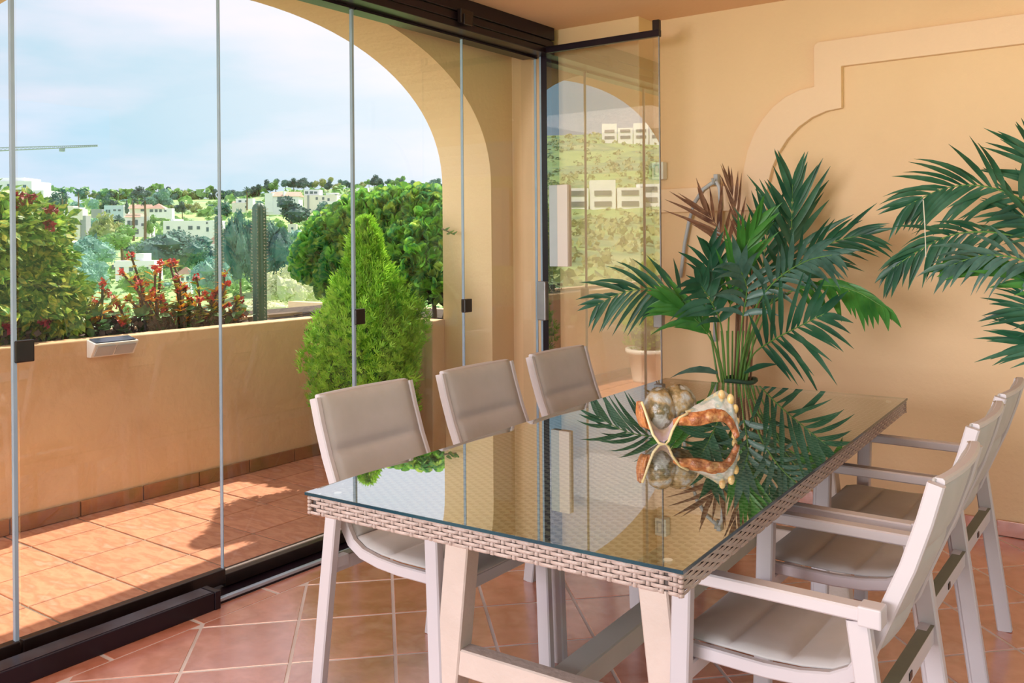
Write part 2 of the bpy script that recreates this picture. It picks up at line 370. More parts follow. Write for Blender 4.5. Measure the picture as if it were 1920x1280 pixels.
# moulding on the right wall
ol = [(-2.42, 1.655), (-1.885, 1.66)]; il = []
for t in np.linspace(0, 1, 9)[1:]:                    # outer curve up to the step
    a = math.pi/2*t; ol.append((-1.875+.385*(1-math.cos(a)), 1.66+.487*math.sin(a)))
ol += [(-1.49, 2.345), (-1.485, 2.362), (-1.468, 2.372), (.9, 2.385)]
il = [(.9, 2.255), (-1.353, 2.235), (-1.353, 2.025)]
for t in np.linspace(0, 1, 9)[1:]:
    a = math.pi/2*(1-t); il.append((-1.745+.392*(1-math.cos(a)), 1.56+.465*math.sin(a)))
il += [(-1.745, 1.522), (-2.42, 1.522)]
g = G().prism(ol+il, 4.685, 4.725, lambda p, h: (p[0], h, p[1])); o = struct(g, 'trim_1', PAINT_TRIM, bevel=.004)

# ---------------------------------------------------------------- GLAZING
GX = -3.07
tt = thing('top_track', 'dark brown aluminium top track of the folding glass wall', 'track', (-3.07, 3, 2.46))
G().box((-3.19, -2.4, 2.545), (-2.95, 4.50, 2.619)).out('fascia', ALU, tt, bevel=.003)
G().box((-3.18, -2.4, 2.500), (-2.955, 4.50, 2.540)).out('middle_rail', ALU, tt, bevel=.003)
G().box((-3.18, -2.4, 2.458), (-2.950, 4.50, 2.492)).out('lower_rail', ALU, tt, bevel=.003)
G().box((-3.17, -2.4, 2.47), (-2.965, 4.49, 2.56)).out('core', BLACK, tt)
bx = G().box((-2.952, 3.60, 2.485), (-2.925, 3.70, 2.555)).box((-2.925, 3.615, 2.475), (-2.915, 3.685, 2.53)).out('roller_latch', BLACK, tt, bevel=.004)
cp = thing('corner_post', 'dark aluminium corner post where the glass wall meets the ochre wall', 'post', (-2.99, 4.50, 0))
G().box((-3.03, 4.47, 0), (-2.955, 4.549, 2.46)).out('post', ALU, cp, bevel=.003)
G().box((-3.045, 4.475, .02), (-3.03, 4.52, 2.46)).out('edge_strip', SEAL, cp)
G().box((-3.045, 4.43, .90), (-2.985, 4.475, 1.13)).out('handle', GREYMET, cp, bevel=.006)
ft = thing('floor_track', 'dark aluminium floor track of the glass wall with a shiny inner lip', 'track', (-3.07, 3, 0))
G().box((-3.19, .3, -.01), (-2.95, 4.54, .006)).out('base_plate', ALU, ft)
G().box((-3.187, .3, .006), (-3.155, 4.54, .034)).out('outer_flange', ALU, ft, bevel=.003)
G().box((-3.160, .3, .034), (-3.146, 4.54, .038)).out('wear_strip', WHITEP, ft)
G().box((-2.972, .3, .006), (-2.950, 4.54, .020)).out('inner_lip', ALU_IN, ft, bevel=.003)
ts = thing('sill_block', 'raised dark aluminium sill with chipped edge at lower left of the floor', 'sill', (-2.96, 1.5, 0))
G().box((-3.0, .3, .0), (-2.915, 2.10, .066)).out('sill', ALU, ts, bevel=.004)
G().box((-3.0, 2.10, .0), (-2.913, 2.125, .068)).out('end_cap', ALU, ts, bevel=.003)
G().box((-2.996, .3, .0665), (-2.925, 2.095, .0675)).out('top_sheen', mat('painted_sill_sheen', (.09, .10, .14), .3, (.04, .03, .05), 9, metal=.5), ts)  # bluish reflected light on the sill, put into this sheet's colour
PN = ['glass panel furthest left, cut off by the frame edge', 'wide glass panel second from left on a black bottom rail',
      'glass panel in front of the cactus and the round-leaved bush', 'glass panel in front of the conifer and the arch pillar',
      'glass panel between the arch pillar and the dark corner post']
YS = [.66, 1.455, 2.245, 2.985, 3.783, 4.475]
for i in range(5):
    y0, y1 = YS[i]+.004, YS[i+1]-.004; low = i < 2
    x = GX+(.012 if low else 0); zb = .088 if low else .06
    p = thing('glass_panel', PN[i], 'glass panel', (x, (y0+y1)/2, .02), group='panels of the folding glass wall')
    G().box((x-.005, y0, zb-.01), (x+.005, y1, 2.452)).out('pane', G_PANE, p)
    G().box((x-.018, y0, .030 if low else .012), (x+.018, y1, zb)).out('bottom_rail', BLACK, p, bevel=.003)
    G().box((x-.016, y0, 2.445), (x+.016, y1, 2.456)).out('top_rail', ALU, p)
    w = .012 if i in (0, 2) else .004
    G().box((x-.008, y1-w, zb), (x+.008, y1, 2.447)).out('edge_seal', SEAL, p)
    if i in (1, 3, 4):
        G().box((x-.012, y0-.004-.012, .99), (x+.016, y0+.046, 1.062)).out('clip', BLACK, p, bevel=.004)
YP = 4.41
p = thing('glass_panel', 'glass panel folded open flat in front of the ochre wall, reflecting the hills', 'glass panel', (-2.6, YP, .02), group='panels of the folding glass wall')
G().box((-2.945, YP-.005, .06), (-2.222, YP+.005, 2.46)).out('pane', G_STACK, p)
G().box((-2.945, YP-.016, 2.455), (-2.218, YP+.016, 2.492)).out('top_rail', ALU, p, bevel=.003)
G().box((-2.945, YP-.016, .02), (-2.218, YP+.016, .065)).out('bottom_rail', ALU, p, bevel=.003)
G().box((-2.258, YP-.014, 2.49), (-2.218, YP+.014, 2.545)).out('pivot', BLACK, p, bevel=.004)
G().box((-2.2265, YP-.006, .06), (-2.222, YP+.006, 2.456)).out('edge_seal', GREYMET, p)
G().box((-2.262, YP-.022, .90), (-2.212, YP+.022, 1.005)).out('clip', GREYMET, p, bevel=.005)
# small things on the walls
s = thing('wall_socket', 'white boxed switch on the ochre wall above the moulding band', 'switch', (-2.37, 4.72, 1.72))
G().box((-2.405, 4.665, 1.71), (-2.335, 4.719, 1.81)).out('housing', WHITEP, s, bevel=.005)
G().box((-2.393, 4.660, 1.725), (-2.347, 4.667, 1.795)).out('cover', GREYP, s, bevel=.003)
G().box((-2.380, 4.657, 1.735), (-2.360, 4.662, 1.785)).out('rocker', WHITEP, s, bevel=.002)
s = thing('reflection_plate', 'tall white plate imitating a reflection at the edge of the folded glass panel, beside the dark post', 'reflection plate', (-2.86, 4.39, 1.2))  # made-up plate, imitates a pale reflection in the folded glass
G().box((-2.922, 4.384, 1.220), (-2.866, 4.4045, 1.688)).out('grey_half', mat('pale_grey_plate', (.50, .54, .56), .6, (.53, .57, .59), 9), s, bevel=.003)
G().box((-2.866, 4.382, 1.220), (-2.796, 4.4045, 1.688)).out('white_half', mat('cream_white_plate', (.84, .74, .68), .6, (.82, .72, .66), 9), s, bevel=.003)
s = thing('hose_hook', 'grey wall hook on the ochre wall holding the hose', 'hook', (-2.09, 4.70, 1.70))
G().box((-2.040, 4.68, 1.665), (-2.015, 4.719, 1.725)).out('plate', GREYP, s, bevel=.004)
G().tube([(-2.027, 4.69, 1.68), (-2.027, 4.650, 1.675), (-2.027, 4.640, 1.70)], .007).out('prong', GREYP, s)
hp = [on(u, v, 1, yy) for u, v, yy in ((1276, 520, 4.69), (1279, 495, 4.69), (1284, 455, 4.69), (1292, 415, 4.69), (1302, 380, 4.68), (1318, 355, 4.67), (1335, 343, 4.665), (1344, 341, 4.665), (1349, 352, 4.665), (1351, 385, 4.67), (1348, 430, 4.68), (1345, 480, 4.69), (1342, 560, 4.69), (1340, 640, 4.69))]
tag(G().tube(hp, .0105, 8).out('hose', mat('pale_grey_hose', (.45, .48, .52), .5, (.52, .55, .58), 12), smooth=True), 'pale grey hose looped over the wall hook behind the palm', 'hose')
s = thing('solar_light', 'white solar wall light on the planter parapet below the red flowers', 'light', (-4.47, 2.58, .80))
g = G(); y0, y1 = 2.475, 2.715
g.prism([(-4.479, .885), (-4.40, .868), (-4.40, .860), (-4.445, .795), (-4.479, .795)], y0, y1, lambda p, h: (p[0], h, p[1])); g.out('housing', WHITEP, s, bevel=.003)
g = G().prism([(-4.476, .8895), (-4.405, .874), (-4.405, .871), (-4.476, .886)], y0+.012, y1-.012, lambda p, h: (p[0], h, p[1])); g.out('solar_cell', PVDARK, s)
for ya, yb in ((y0+.015, 2.59), (2.60, y1-.015)):
    G().prism([(-4.4005, .850), (-4.397, .852), (-4.436, .801), (-4.440, .803)], ya, yb, lambda p, h: (p[0], h, p[1])).out('lens', GREYP, s)
# ---------------------------------------------------------------- DINING TABLE
TL, TW, TRZ = 2.165, 1.0, math.radians(2.3)
TC = (-1.308, 2.653, 0)
tb = thing('dining_table', 'long woven resin dining table with a glass top and cream trestle legs', 'table', TC, TRZ)
hx, hy = TW/2, TL/2
def tout(g, *a, **k): return g.out(*a, local=True, **k)
tout(G().box((-hx+.006, -hy+.006, .697), (hx-.006, hy-.006, .7365)), 'core_board', WICK_DARK, tb)
tout(G().box((-hx-.006, -hy-.008, .7425), (hx+.006, hy+.008, .750)), 'glass_top', G_TABLE, tb)
g = G()
for a, b in (((-hx-.007, -hy-.0095, .7425), (hx+.007, -hy-.0082, .7495)), ((hx+.0062, -hy-.009, .7425), (hx+.0075, hy+.009, .7495)),
             ((-hx-.0075, -hy-.009, .7425), (-hx-.0062, hy+.009, .7495)), ((-hx-.007, hy+.0082, .7425), (hx+.007, hy+.0095, .7495))): g.box(a, b)
tout(g, 'glass_edge', TEAL, tb)
# woven apron: four rows of floats over pins, on each side
g = G()
def strand(g, p, d, n, ln, ht, bow):
    """arched flat strand along d, bulging to n"""
    vs = []
    for t, k in ((-.5, 0), (-.32, .9), (.32, .9), (.5, 0)):
        for zz, q in ((-.5, .45), (0, 1), (.5, .45)): vs.append(Vector(p)+Vector(d)*(ln*t)+Vector((0, 0, ht*zz))+Vector(n)*(bow*k*q))
    fs = [(i*3+j, (i+1)*3+j, (i+1)*3+j+1, i*3+j+1) for i in range(3) for j in range(2)]
    g.add(vs, fs)
rows = 5; rh = .0455/rows
for (p0, d, n, ln) in (((-hx, -hy, 0), (1, 0, 0), (0, -1, 0), TW), ((hx, -hy, 0), (0, 1, 0), (1, 0, 0), TL), ((-hx, hy, 0), (0, -1, 0), (-1, 0, 0), TL), ((hx, hy, 0), (-1, 0, 0), (0, 1, 0), TW)):
    per = .056; k = int(ln/per)+1; per = ln/(k-.5)
    for r in range(rows):
        z = .6935+rh*(r+.5)
        for i in range(k):
            c = (i+.25+.5*(r % 2))*per
            if c > ln-.005: continue
            P = Vector(p0)+Vector(d)*c+Vector(n)*-.003; P.z = z
            fl = min(.045, 2*(ln-c), 2*c+.012); strand(g, P, d, n, fl, rh*.86, .0075)
            c2 = c+per/2
            if c2 < ln: P = Vector(p0)+Vector(d)*c2+Vector(n)*-.004; P.z = z; strand(g, P, d, n, .0105, rh*1.1, .0045)
    Q = Vector(p0)-Vector(n)*.003; Q.z = .7405
    k2 = int(ln/.11)
    for i in range(k2): strand(g, Q+Vector(d)*(ln*(i+.5)/k2), d, n, ln/k2*.95, .0085, .009)
for qx in (-1, 1):
    for qy in (-1, 1):
        for r in range(rows): z = .6935+rh*(r+.5); g.lathe([(.004, z-rh*.44), (.0065, z-rh*.3), (.0065, z+rh*.3), (.004, z+rh*.44)], (qx*(hx-.001), qy*(hy-.001), 0), 8)
tout(g, 'woven_apron', WICKER, tb, smooth=True, kind='stuff')
g = G()
for iy in range(int(TL/.0135)):
    y = -hy+.010+iy*.0135; off = (iy % 2)*.02
    for ix in range(int(TW/.04)+1):
        x = -hx+.01+ix*.04+off
        if x > hx-.03: continue
        a = [(x, y), (x+.008, y), (x+.022, y), (x+.030, y)]; h = [.7362, .7402, .7402, .7362]
        vs = [(q[0], y+s_, hh-(0 if s_ == 0 else .0012)) for q, hh in zip(a, h) for s_ in (-.0058, 0, .0058)]
        g.add(vs, [(i*3+j, (i+1)*3+j, (i+1)*3+j+1, i*3+j+1) for i in range(3) for j in range(2)])
tout(g, 'woven_top', WICKER_TOP, tb, smooth=True, kind='stuff')
for s in (-1, 1):
    yy = s*(hy-.355)
    for q in (-1, 1):
        tout(G().bar((q*.272, yy, .696), (q*.348, yy, 0), .076, .060, (1, 0, 0)), 'leg', LEGPAINT, tb)
    tout(G().bar((-.31, yy, .245), (.31, yy, .245), .072, .050, (0, 0, 1)), 'cross_bar', LEGPAINT, tb)
    tout(G().box((-.38, yy-.035, .680), (.38, yy+.035, .697)), 'top_bearer', LEGPAINT, tb)
tout(G().bar((0, -hy+.38, .232), (0, hy-.38, .232), .066, .075, (0, 0, 1)), 'stretcher', mat('grey_green_stretcher', (.50, .49, .43), .5, (.55, .53, .47), 7), tb)
for s in (-1, 1):
    for q in (-1, 1):
        tout(G().lathe([(.010, .7365), (.010, .743)], (q*(hx-.05), s*(hy-.05), 0), 10), 'glass_pad', WHITEP, tb)

# ---------------------------------------------------------------- CHAIRS (local: +x towards the table)
def make_chair(name, label):
    t = thing(name, label, 'chair', group='padded armchairs along the dining table')
    for s in (-1, 1):
        y = s*.262
        G().bar((.212, y, 0), (.192, y, .632), .030, .046, (0, 1, 0)).out('leg', FRAME, t, local=True)
        G().bar((-.275, y, 0), (-.195, y, .628), .030, .046, (0, 1, 0)).out('leg', FRAME, t, local=True)
        a = G().bar((.214, y, .645), (-.205, y, .645), .042, .030, (0, 1, 0)).out('arm', FRAME, t, local=True)
        G().box((-.245, y-.024, .622), (-.198, y+.024, .665)).out('arm_end_cap', FRAME, a, bevel=.004, local=True)
        rail = [(-.334, .928), (-.312, .845), (-.280, .745), (-.246, .660), (-.214, .580), (-.196, .530), (-.172, .492), (-.128, .466), (-.06, .452), (.02, .446), (.12, .447), (.20, .448), (.238, .440)]
        G().bar([(x, s*.213, z-.004) for x, z in rail], None, .022, .034, (0, 1, 0)).out('side_rail', FRAME, t, local=True)
        for px_, pz in ((.205, .43), (-.215, .43)):
            G().box((px_-.012, min(s*.2, s*.262), pz-.02), (px_+.012, max(s*.2, s*.262), pz+.012)).out('bracket', FRAME, t, local=True)
    # padded sling, back part: recessed across, three padded bands
    def pad(prof, name, seams, depth, sag):
        """prof: list of (x,z) centre-line; builds a cushion sheet between the rails"""
        n = 44; m = 12; pts = [Vector((x, 0, z)) for x, z in prof]
        ln = [0]
        for i in range(1, len(pts)): ln.append(ln[-1]+(pts[i]-pts[i-1]).length)
        def P(t):
            d = t*ln[-1]
            for i in range(1, len(pts)):
                if d <= ln[i] or i == len(pts)-1:
                    k = (d-ln[i-1])/(ln[i]-ln[i-1]); return pts[i-1].lerp(pts[i], k), (pts[i]-pts[i-1]).normalized()
        g = G()
        for side in (1, -1):
            for i in range(n+1):
                tq = i/n; c, tg = P(tq); nrm = Vector((-tg.z, 0, tg.x))
                if nrm.x < 0 and abs(nrm.x) > abs(nrm.z): nrm = -nrm
                if abs(nrm.z) > abs(nrm.x) and nrm.z < 0: nrm = -nrm
                dip = min(min(abs(tq-q) for q in seams), tq, 1-tq); puff = .013*(1-math.exp(-(dip/.03)**1.3))
                for j in range(m+1):
                    u = j/m*2-1; edge = (1-abs(u)**6)
                    p = c+nrm*(.009+side*(.003+puff*edge)-sag*(1-u*u))+Vector((0, u*.203, 0)); g.v.append(tuple(p))
        k = m+1
        for i in range(n):
            for j in range(m):
                a = i*k+j; g.f.append((a, a+1, a+k+1, a+k)); b = (n+1)*k+a; g.f.append((b+k, b+k+1, b+1, b))
        q = (n+1)*k
        for i in range(n): g.f.append((i*k, i*k+k, q+i*k+k, q+i*k)); g.f.append((i*k+m+k, i*k+m, q+i*k+m, q+i*k+m+k))
        for j in range(m): g.f.append((j+1, j, q+j, q+j+1)); g.f.append((n*k+j, n*k+j+1, q+n*k+j+1, q+n*k+j))
        return g.out(name, FABRIC, t, smooth=True, local=True)
    pad([(-.336, .930), (-.312, .845), (-.280, .745), (-.246, .660), (-.214, .580), (-.196, .530), (-.172, .496)], 'backrest', (.40, .80), .02, .016)
    pad([(-.168, .494), (-.128, .472), (-.06, .460), (.02, .455), (.12, .456), (.20, .457), (.243, .448)], 'seat', (.34, .68), .02, .004)
    tr = [(-.336-.016*(1-(u*u)), u*.2, .926) for u in np.linspace(-1, 1, 11)]
    G().bar(tr, None, .016, .022, (0, 0, 1)).out('top_rail', FRAME, t, local=True)
    c = G().bar((-.222, -.25, .415), (-.222, .25, .415), .048, .024, (0, 0, 1)).out('rear_bar', FRAME, t, local=True)
    G().box((-.236, -.245, .4395), (-.206, .245, .4415)).out('bar_top', OLIVE, c, local=True)
    G().box((-.2365, -.012, .405), (-.2335, .012, .422)).out('maker_tag', BLACK, c, local=True)
    G().bar((.19, -.25, .405), (.19, .25, .405), .04, .022, (0, 0, 1)).out('front_bar', FRAME, t, local=True)
    return t
ch = make_chair('armchair', 'padded armchair nearest the camera on the glass-wall side, beside the left table corner')
for c_ in list(ch.children)+[g_ for q_ in ch.children for g_ in q_.children]: c_.data.transform(Matrix.Diagonal((1, 1, .960, 1)))
ch.location = (-1.845, 2.155, 0)
dup(ch, (-1.845, 2.755, 0), 0, 'middle padded armchair on the glass-wall side of the table')
dup(ch, (-1.85, 3.335, 0), 0, 'farthest padded armchair on the glass-wall side, beside the dark corner post')
dup(ch, (-.72, 2.17, 0), math.pi, 'padded armchair at the near right table corner, closest to the camera')
dup(ch, (-.755, 2.79, 0), math.pi, 'middle padded armchair on the right of the table')
dup(ch, (-.765, 3.32, 0), math.pi, 'farthest padded armchair on the right, closest to the ochre wall')

# ---------------------------------------------------------------- SHELL on the table
SHO = mat('orange_shell_flank', (.50, .15, .04), .35, [(.60, .24, .08), (.32, .09, .03), (.62, .34, .13)], 26, .3, 60, coords='Position')
SHC = mat('cream_shell_lip', (.55, .40, .25), .25, [(.62, .48, .34), (.50, .37, .28), (.58, .46, .50)], 12, coords='Position', coat=.5)
SHD = mat('mottled_shell_dome', (.36, .36, .32), .3, [(.42, .42, .38), (.12, .09, .03), (.36, .25, .12), (.42, .43, .41)], 17, .25, 80, coords='Position', coat=.4)
SHR = mat('yellow_shell_rim', (.74, .58, .26), .35, (.82, .70, .42), 22)
sc_ = on(1288, 826, 2, .752); fw = Vector((_F.x, _F.y, 0)); rt = Vector((_R.x, _R.y, 0))
sh = thing('conch_shell', 'large open orange and cream conch shell standing on the glass table top', 'shell', (sc_.x, sc_.y, .752))
dsh = (sc_-O).dot(_F); K = dsh/FPX
def SP(u, v, d=0):      # point of the shell given its outline in the photo and its own depth
    return Vector((sc_.x, sc_.y, .752))+rt*((u-1288)*K)+Vector((0, 0, (830-v)*K*1.02))+fw*d
def sheet(rowA, n=1, thick=.006, name='s', m=SHO, rip=0, ripn=9):
    """loft through rows of 3-D points with resampling; ripples push along depth"""
    rows = [[Vector(p) for p in r] for r in rowA]; M = 28; RN = 14
    def samp(r, t):
        x = t*(len(r)-1); i = min(int(x), len(r)-2); a = x-i
        p0, p1, p2, p3 = r[max(i-1, 0)], r[i], r[i+1], r[min(i+2, len(r)-1)]
        return .5*((2*p1)+(p2-p0)*a+(2*p0-5*p1+4*p2-p3)*a*a+(3*p1-p0-3*p2+p3)*a**3)
    g = G(); cols = [[samp(r, j/M) for r in rows] for j in range(M+1)]
    grid = [[samp(cols[j], i/RN) for j in range(M+1)] for i in range(RN+1)]
    for s_ in (0, 1):
        for i in range(RN+1):
            for j in range(M+1):
                p = grid[i][j]+fw*(rip*math.sin(j/M*math.pi*ripn))*math.sin(math.pi*(.15+.8*i/RN))+fw*(thick*s_)-Vector((0, 0, thick*.3*s_)); g.v.append(tuple(p))
    k = M+1; q = (RN+1)*k
    for i in range(RN):
        for j in range(M): a = i*k+j; g.f += [(a, a+1, a+k+1, a+k), (q+a+k, q+a+k+1, q+a+1, q+a)]
    for i in range(RN): g.f += [(i*k, i*k+k, q+i*k+k, q+i*k), (i*k+M+k, i*k+M, q+i*k+M, q+i*k+M+k)]
    for j in range(M): g.f += [(j+1, j, q+j, q+j+1), (RN*k+j, RN*k+j+1, q+RN*k+j+1, q+RN*k+j)]
    return g.out(name, m, sh, smooth=True)
# dome: two mottled lobes behind the lip
g = G()
for (cu, cv, ru, rv, dd) in ((1243, 777, 32, 40, .05), (1279, 771, 35, 37, .07)):
    n1, n2 = 20, 14; base = len(g.v)
    for i in range(n2+1):
        ph = math.pi*i/n2
        for j in range(n1):
            th = 2*math.pi*j/n1; rr = 1+.05*math.sin(7*th+3*ph)
            g.v.append(tuple(SP(cu+ru*math.sin(ph)*math.cos(th)*rr, cv-rv*math.cos(ph)*rr, dd+.055*math.sin(ph)*math.sin(th))))
    for i in range(n2):
        for j in range(n1): a = base+i*n1+j; b = base+i*n1+(j+1) % n1; g.f.append((a, b, b+n1, a+n1))
g.out('dome', SHD, sh, smooth=True)
sheet([[SP(1209, 772, .0), SP(1222, 783, .03), SP(1240, 792, .045), SP(1257, 793, .035), SP(1270, 788, .0)],
       [SP(1215, 790, -.01), SP(1226, 797, .02), SP(1242, 802, .035), SP(1256, 802, .02), SP(1267, 796, -.01)],
       [SP(1220, 806, -.02), SP(1229, 812, .005), SP(1242, 815, .018), SP(1253, 812, .01), SP(1259, 807, -.02)],
       [SP(1229, 824, -.03), SP(1235, 829, -.012), SP(1243, 831, -.005), SP(1247, 829, -.012), SP(1251, 821, -.03)]], name='lip', m=SHC)
G().tube([SP(1203, 757, -.005), SP(1209, 773, -.006), SP(1216, 796, -.016), SP(1222, 815, -.026), SP(1232, 829, -.034), SP(1243, 833, -.036), SP(1250, 826, -.034), SP(1258, 808, -.024), SP(1266, 797, -.014), SP(1274, 787, -.006), SP(1290, 779, -.004)], .0042, 8).out('rim', SHR, sh, smooth=True)
sheet([[SP(1195, 758, .01), SP(1201, 756, -.004), SP(1208, 768, -.002)], [SP(1194, 780, .015), SP(1202, 780, -.008), SP(1214, 789, -.004)],
       [SP(1199, 799, .015), SP(1206, 802, -.006), SP(1217, 804, -.01)], [SP(1204, 806, .015), SP(1211, 806, .0), SP(1217, 808, -.01)]], name='flank', m=SHO, rip=.003, ripn=5)
sheet([[SP(1262, 792, .0), SP(1283, 780, .0), SP(1312, 776, .0), SP(1340, 771, .0), SP(1362, 777, .0), SP(1378, 797, .0), SP(1387, 822, .0)],
       [SP(1262, 797, -.008), SP(1284, 791, -.014), SP(1310, 786, -.018), SP(1338, 783, -.018), SP(1359, 787, -.014), SP(1373, 803, -.01), SP(1383, 824, -.008)],
       [SP(1262, 801, -.002), SP(1285, 801, -.01), SP(1310, 801, -.014), SP(1336, 795, -.014), SP(1356, 795, -.01), SP(1369, 809, -.006), SP(1378, 827, -.006)]], name='wing', m=SHO, rip=.005, ripn=12)
sheet([[SP(1287, 775, .03), SP(1315, 766, .04), SP(1340, 752, .05), SP(1360, 742, .05), SP(1378, 756, .045), SP(1386, 785, .03), SP(1389, 815, .02)],
       [SP(1287, 778, .01), SP(1315, 771, .015), SP(1340, 762, .02), SP(1360, 756, .02), SP(1375, 768, .018), SP(1383, 792, .01), SP(1388, 818, .008)],
       [SP(1287, 780, 0), SP(1313, 776, 0), SP(1340, 772, 0), SP(1360, 776, 0), SP(1374, 790, 0), SP(1382, 806, 0), SP(1387, 822, 0)]], name='shoulder', m=mat('pale_shell_shoulder', (.55, .56, .50), .3, [(.66, .64, .58), (.34, .42, .38), (.74, .58, .30)], 24, .2, 60, coords='Position', coat=.4), rip=.004, ripn=8)
g = G()
for u, v, r in ((1357, 749, .013), (1374, 757, .014), (1383, 775, .012), (1386, 798, .010), (1381, 824, .011)):
    c = SP(u, v, .025); n1, n2 = 12, 8; base = len(g.v)
    for i in range(n2+1):
        for j in range(n1): ph, th = math.pi*i/n2, 2*math.pi*j/n1; g.v.append((c.x+r*.8*math.sin(ph)*math.cos(th), c.y+r*.8*math.sin(ph)*math.sin(th), c.z+r*1.25*math.cos(ph)))
    for i in range(n2):
        for j in range(n1): a = base+i*n1+j; b = base+i*n1+(j+1) % n1; g.f.append((a, b, b+n1, a+n1))
g.out('knobs', mat('golden_shell_knob', (.74, .46, .12), .35, [(.80, .60, .28), (.62, .30, .08)], 24, coords='Position', coat=.3), sh, smooth=True)

# ---------------------------------------------------------------- PALMS
def bez(pts, n):
    pts = [Vector(p) for p in pts]; o = []
    for k in range(n+1):
        x = k/n*(len(pts)-1); i = min(int(x), len(pts)-2); a = x-i
        p0, p1, p2, p3 = pts[max(i-1, 0)], pts[i], pts[i+1], pts[min(i+2, len(pts)-1)]
        o.append(.5*((2*p1)+(p2-p0)*a+(2*p0-5*p1+4*p2-p3)*a*a+(3*p1-p0-3*p2+p3)*a**3))
    return o
def leaflet(p, d, ln, w, droop, nrm, m, parent, fold=.3):
    d = d.normalized(); s = d.cross(nrm)
    if s.length < .05: s = d.cross(Vector((0, 0, 1)))
    s.normalize(); nr = s.cross(d).normalized(); g = G(); pos = Vector(p); dd = Vector(d); n = 5
    prof = [.35, .85, 1, .8, .45, .03]
    for i in range(n+1):
        t = i/n; hw = w*prof[i]/2
        g.v += [tuple(pos-s*hw+nr*hw*fold), tuple(pos), tuple(pos+s*hw+nr*hw*fold)]
        dd = (dd+Vector((0, 0, -droop/n))).normalized(); pos = pos+dd*(ln/n)
    for i in range(n):
        a = i*3; g.f += [(a, a+1, a+4, a+3), (a+1, a+2, a+5, a+4)]
    return g.out('leaflet', m, parent, smooth=True)
CAMV = (-_F).normalized()
def frond(palm, pix, n, ln, ang, droop, m=LEAFG, t0=.35, w=.026, stem=STEMG, bias=0, r=.006, nrm=None, ends=(0.7, .55), depth=None):
    """pix: list of (u, v, y) points of the midrib"""
    pts = bez([on(u, v, 1, y) for u, v, y in pix], 24)
    fr = G().tube(pts, r, 6, r*.3).out('frond', stem, palm, smooth=True)
    nrm = (nrm or (CAMV+Vector((0, 0, .35)))).normalized()
    for k in range(n):
        t = t0+(1-t0)*(k+.5)/n; x = t*24; i = min(int(x), 23); p = pts[i].lerp(pts[i+1], x-i); tg = (pts[min(i+1, 24)]-pts[max(i-1, 0)]).normalized()
        sv = tg.cross(nrm).normalized(); q = (k+.5)/n
        a = math.radians(ang[0]+(ang[1]-ang[0])*q)
        l = ln*(ends[0]+(1-ends[0])*min(1, q*3) if q < .5 else 1-(1-ends[1])*(q-.5)*2)
        for sgn in (1, -1):
            aa = a*random.uniform(.8, 1.2)
            d = tg*math.cos(aa)+sv*(sgn*math.sin(aa))+nrm*random.uniform(-.25, .3)+Vector((0, 0, bias))
            leaflet(p, d, l*random.uniform(.8, 1.15), w*random.uniform(.8, 1.15), droop*random.uniform(.6, 1.5), nrm, m, fr)
    return fr
p1 = thing('potted_palm', 'potted kentia palm standing against the ochre wall behind the table', 'palm', (-1.97, 4.36, 0))
B = [(1372, 850, 4.36)]
prof = [(.0, 0), (.135, 0), (.15, .02), (.175, .31), (.19, .315), (.19, .345), (.172, .345), (.165, .30), (.0, .30)]
G().lathe(prof, (-1.97, 4.36, 0), 28).out('pot', mat('dark_green_plant_pot', (.05, .07, .055), .5, (.07, .09, .07), 5), p1, smooth=True)
G().lathe([(0, .29), (.166, .29), (.166, .305), (0, .305)], (-1.97, 4.36, 0), 24).out('soil', SOIL, p1)
frond(p1, B+[(1352, 700, 4.36), (1325, 610, 4.3), (1280, 552, 4.22), (1238, 542, 4.16), (1175, 546, 4.1), (1118, 572, 4.05)], 14, .27, (55, 28), .55, t0=.50)
frond(p1, B+[(1395, 700, 4.4), (1440, 580, 4.45), (1478, 490, 4.48), (1484, 425, 4.48), (1486, 345, 4.46)], 13, .34, (48, 14), .12, t0=.52, w=.032)
frond(p1, B+[(1378, 690, 4.42), (1382, 560, 4.48), (1372, 480, 4.52), (1345, 425, 4.55), (1322, 395, 4.55)], 9, .30, (40, 16), .05, m=LEAFDRY, stem=STEMBR, t0=.60, w=.020)
frond(p1, B+[(1380, 680, 4.42), (1388, 520, 4.5), (1384, 420, 4.54), (1368, 345, 4.55)], 6, .22, (18, 8), .02, m=LEAFDRY, stem=STEMBR, t0=.62, w=.018)
frond(p1, B+[(1352, 700, 4.34), (1340, 600, 4.28), (1335, 530, 4.24), (1330, 470, 4.2)], 7, .22, (40, 16), .5, t0=.55, w=.036)
frond(p1, B+[(1395, 720, 4.36), (1410, 668, 4.3), (1445, 640, 4.22), (1492, 615, 4.14), (1545, 588, 4.08)], 12, .30, (68, 22), .35, t0=.50, w=.028)
frond(p1, B+[(1390, 700, 4.34), (1420, 600, 4.28), (1470, 552, 4.22), (1540, 535, 4.16), (1602, 545, 4.12), (1655, 575, 4.1)], 13, .19, (38, 18), 1.0, m=LEAFB, t0=.55, w=.034, bias=-.25)
frond(p1, B+[(1392, 700, 4.38), (1430, 580, 4.4), (1490, 500, 4.4), (1560, 455, 4.38), (1625, 440, 4.36)], 12, .27, (40, 14), .45, t0=.52)
frond(p1, B+[(1388, 700, 4.32), (1412, 590, 4.24), (1452, 528, 4.16), (1510, 490, 4.1), (1560, 478, 4.06)], 12, .22, (48, 22), .75, m=LEAFGREY, t0=.52, w=.028)
frond(p1, B+[(1355, 700, 4.3), (1335, 640, 4.2), (1300, 595, 4.12), (1255, 568, 4.06)], 9, .24, (24, 12), .7, m=LEAFB, t0=.55, w=.040)
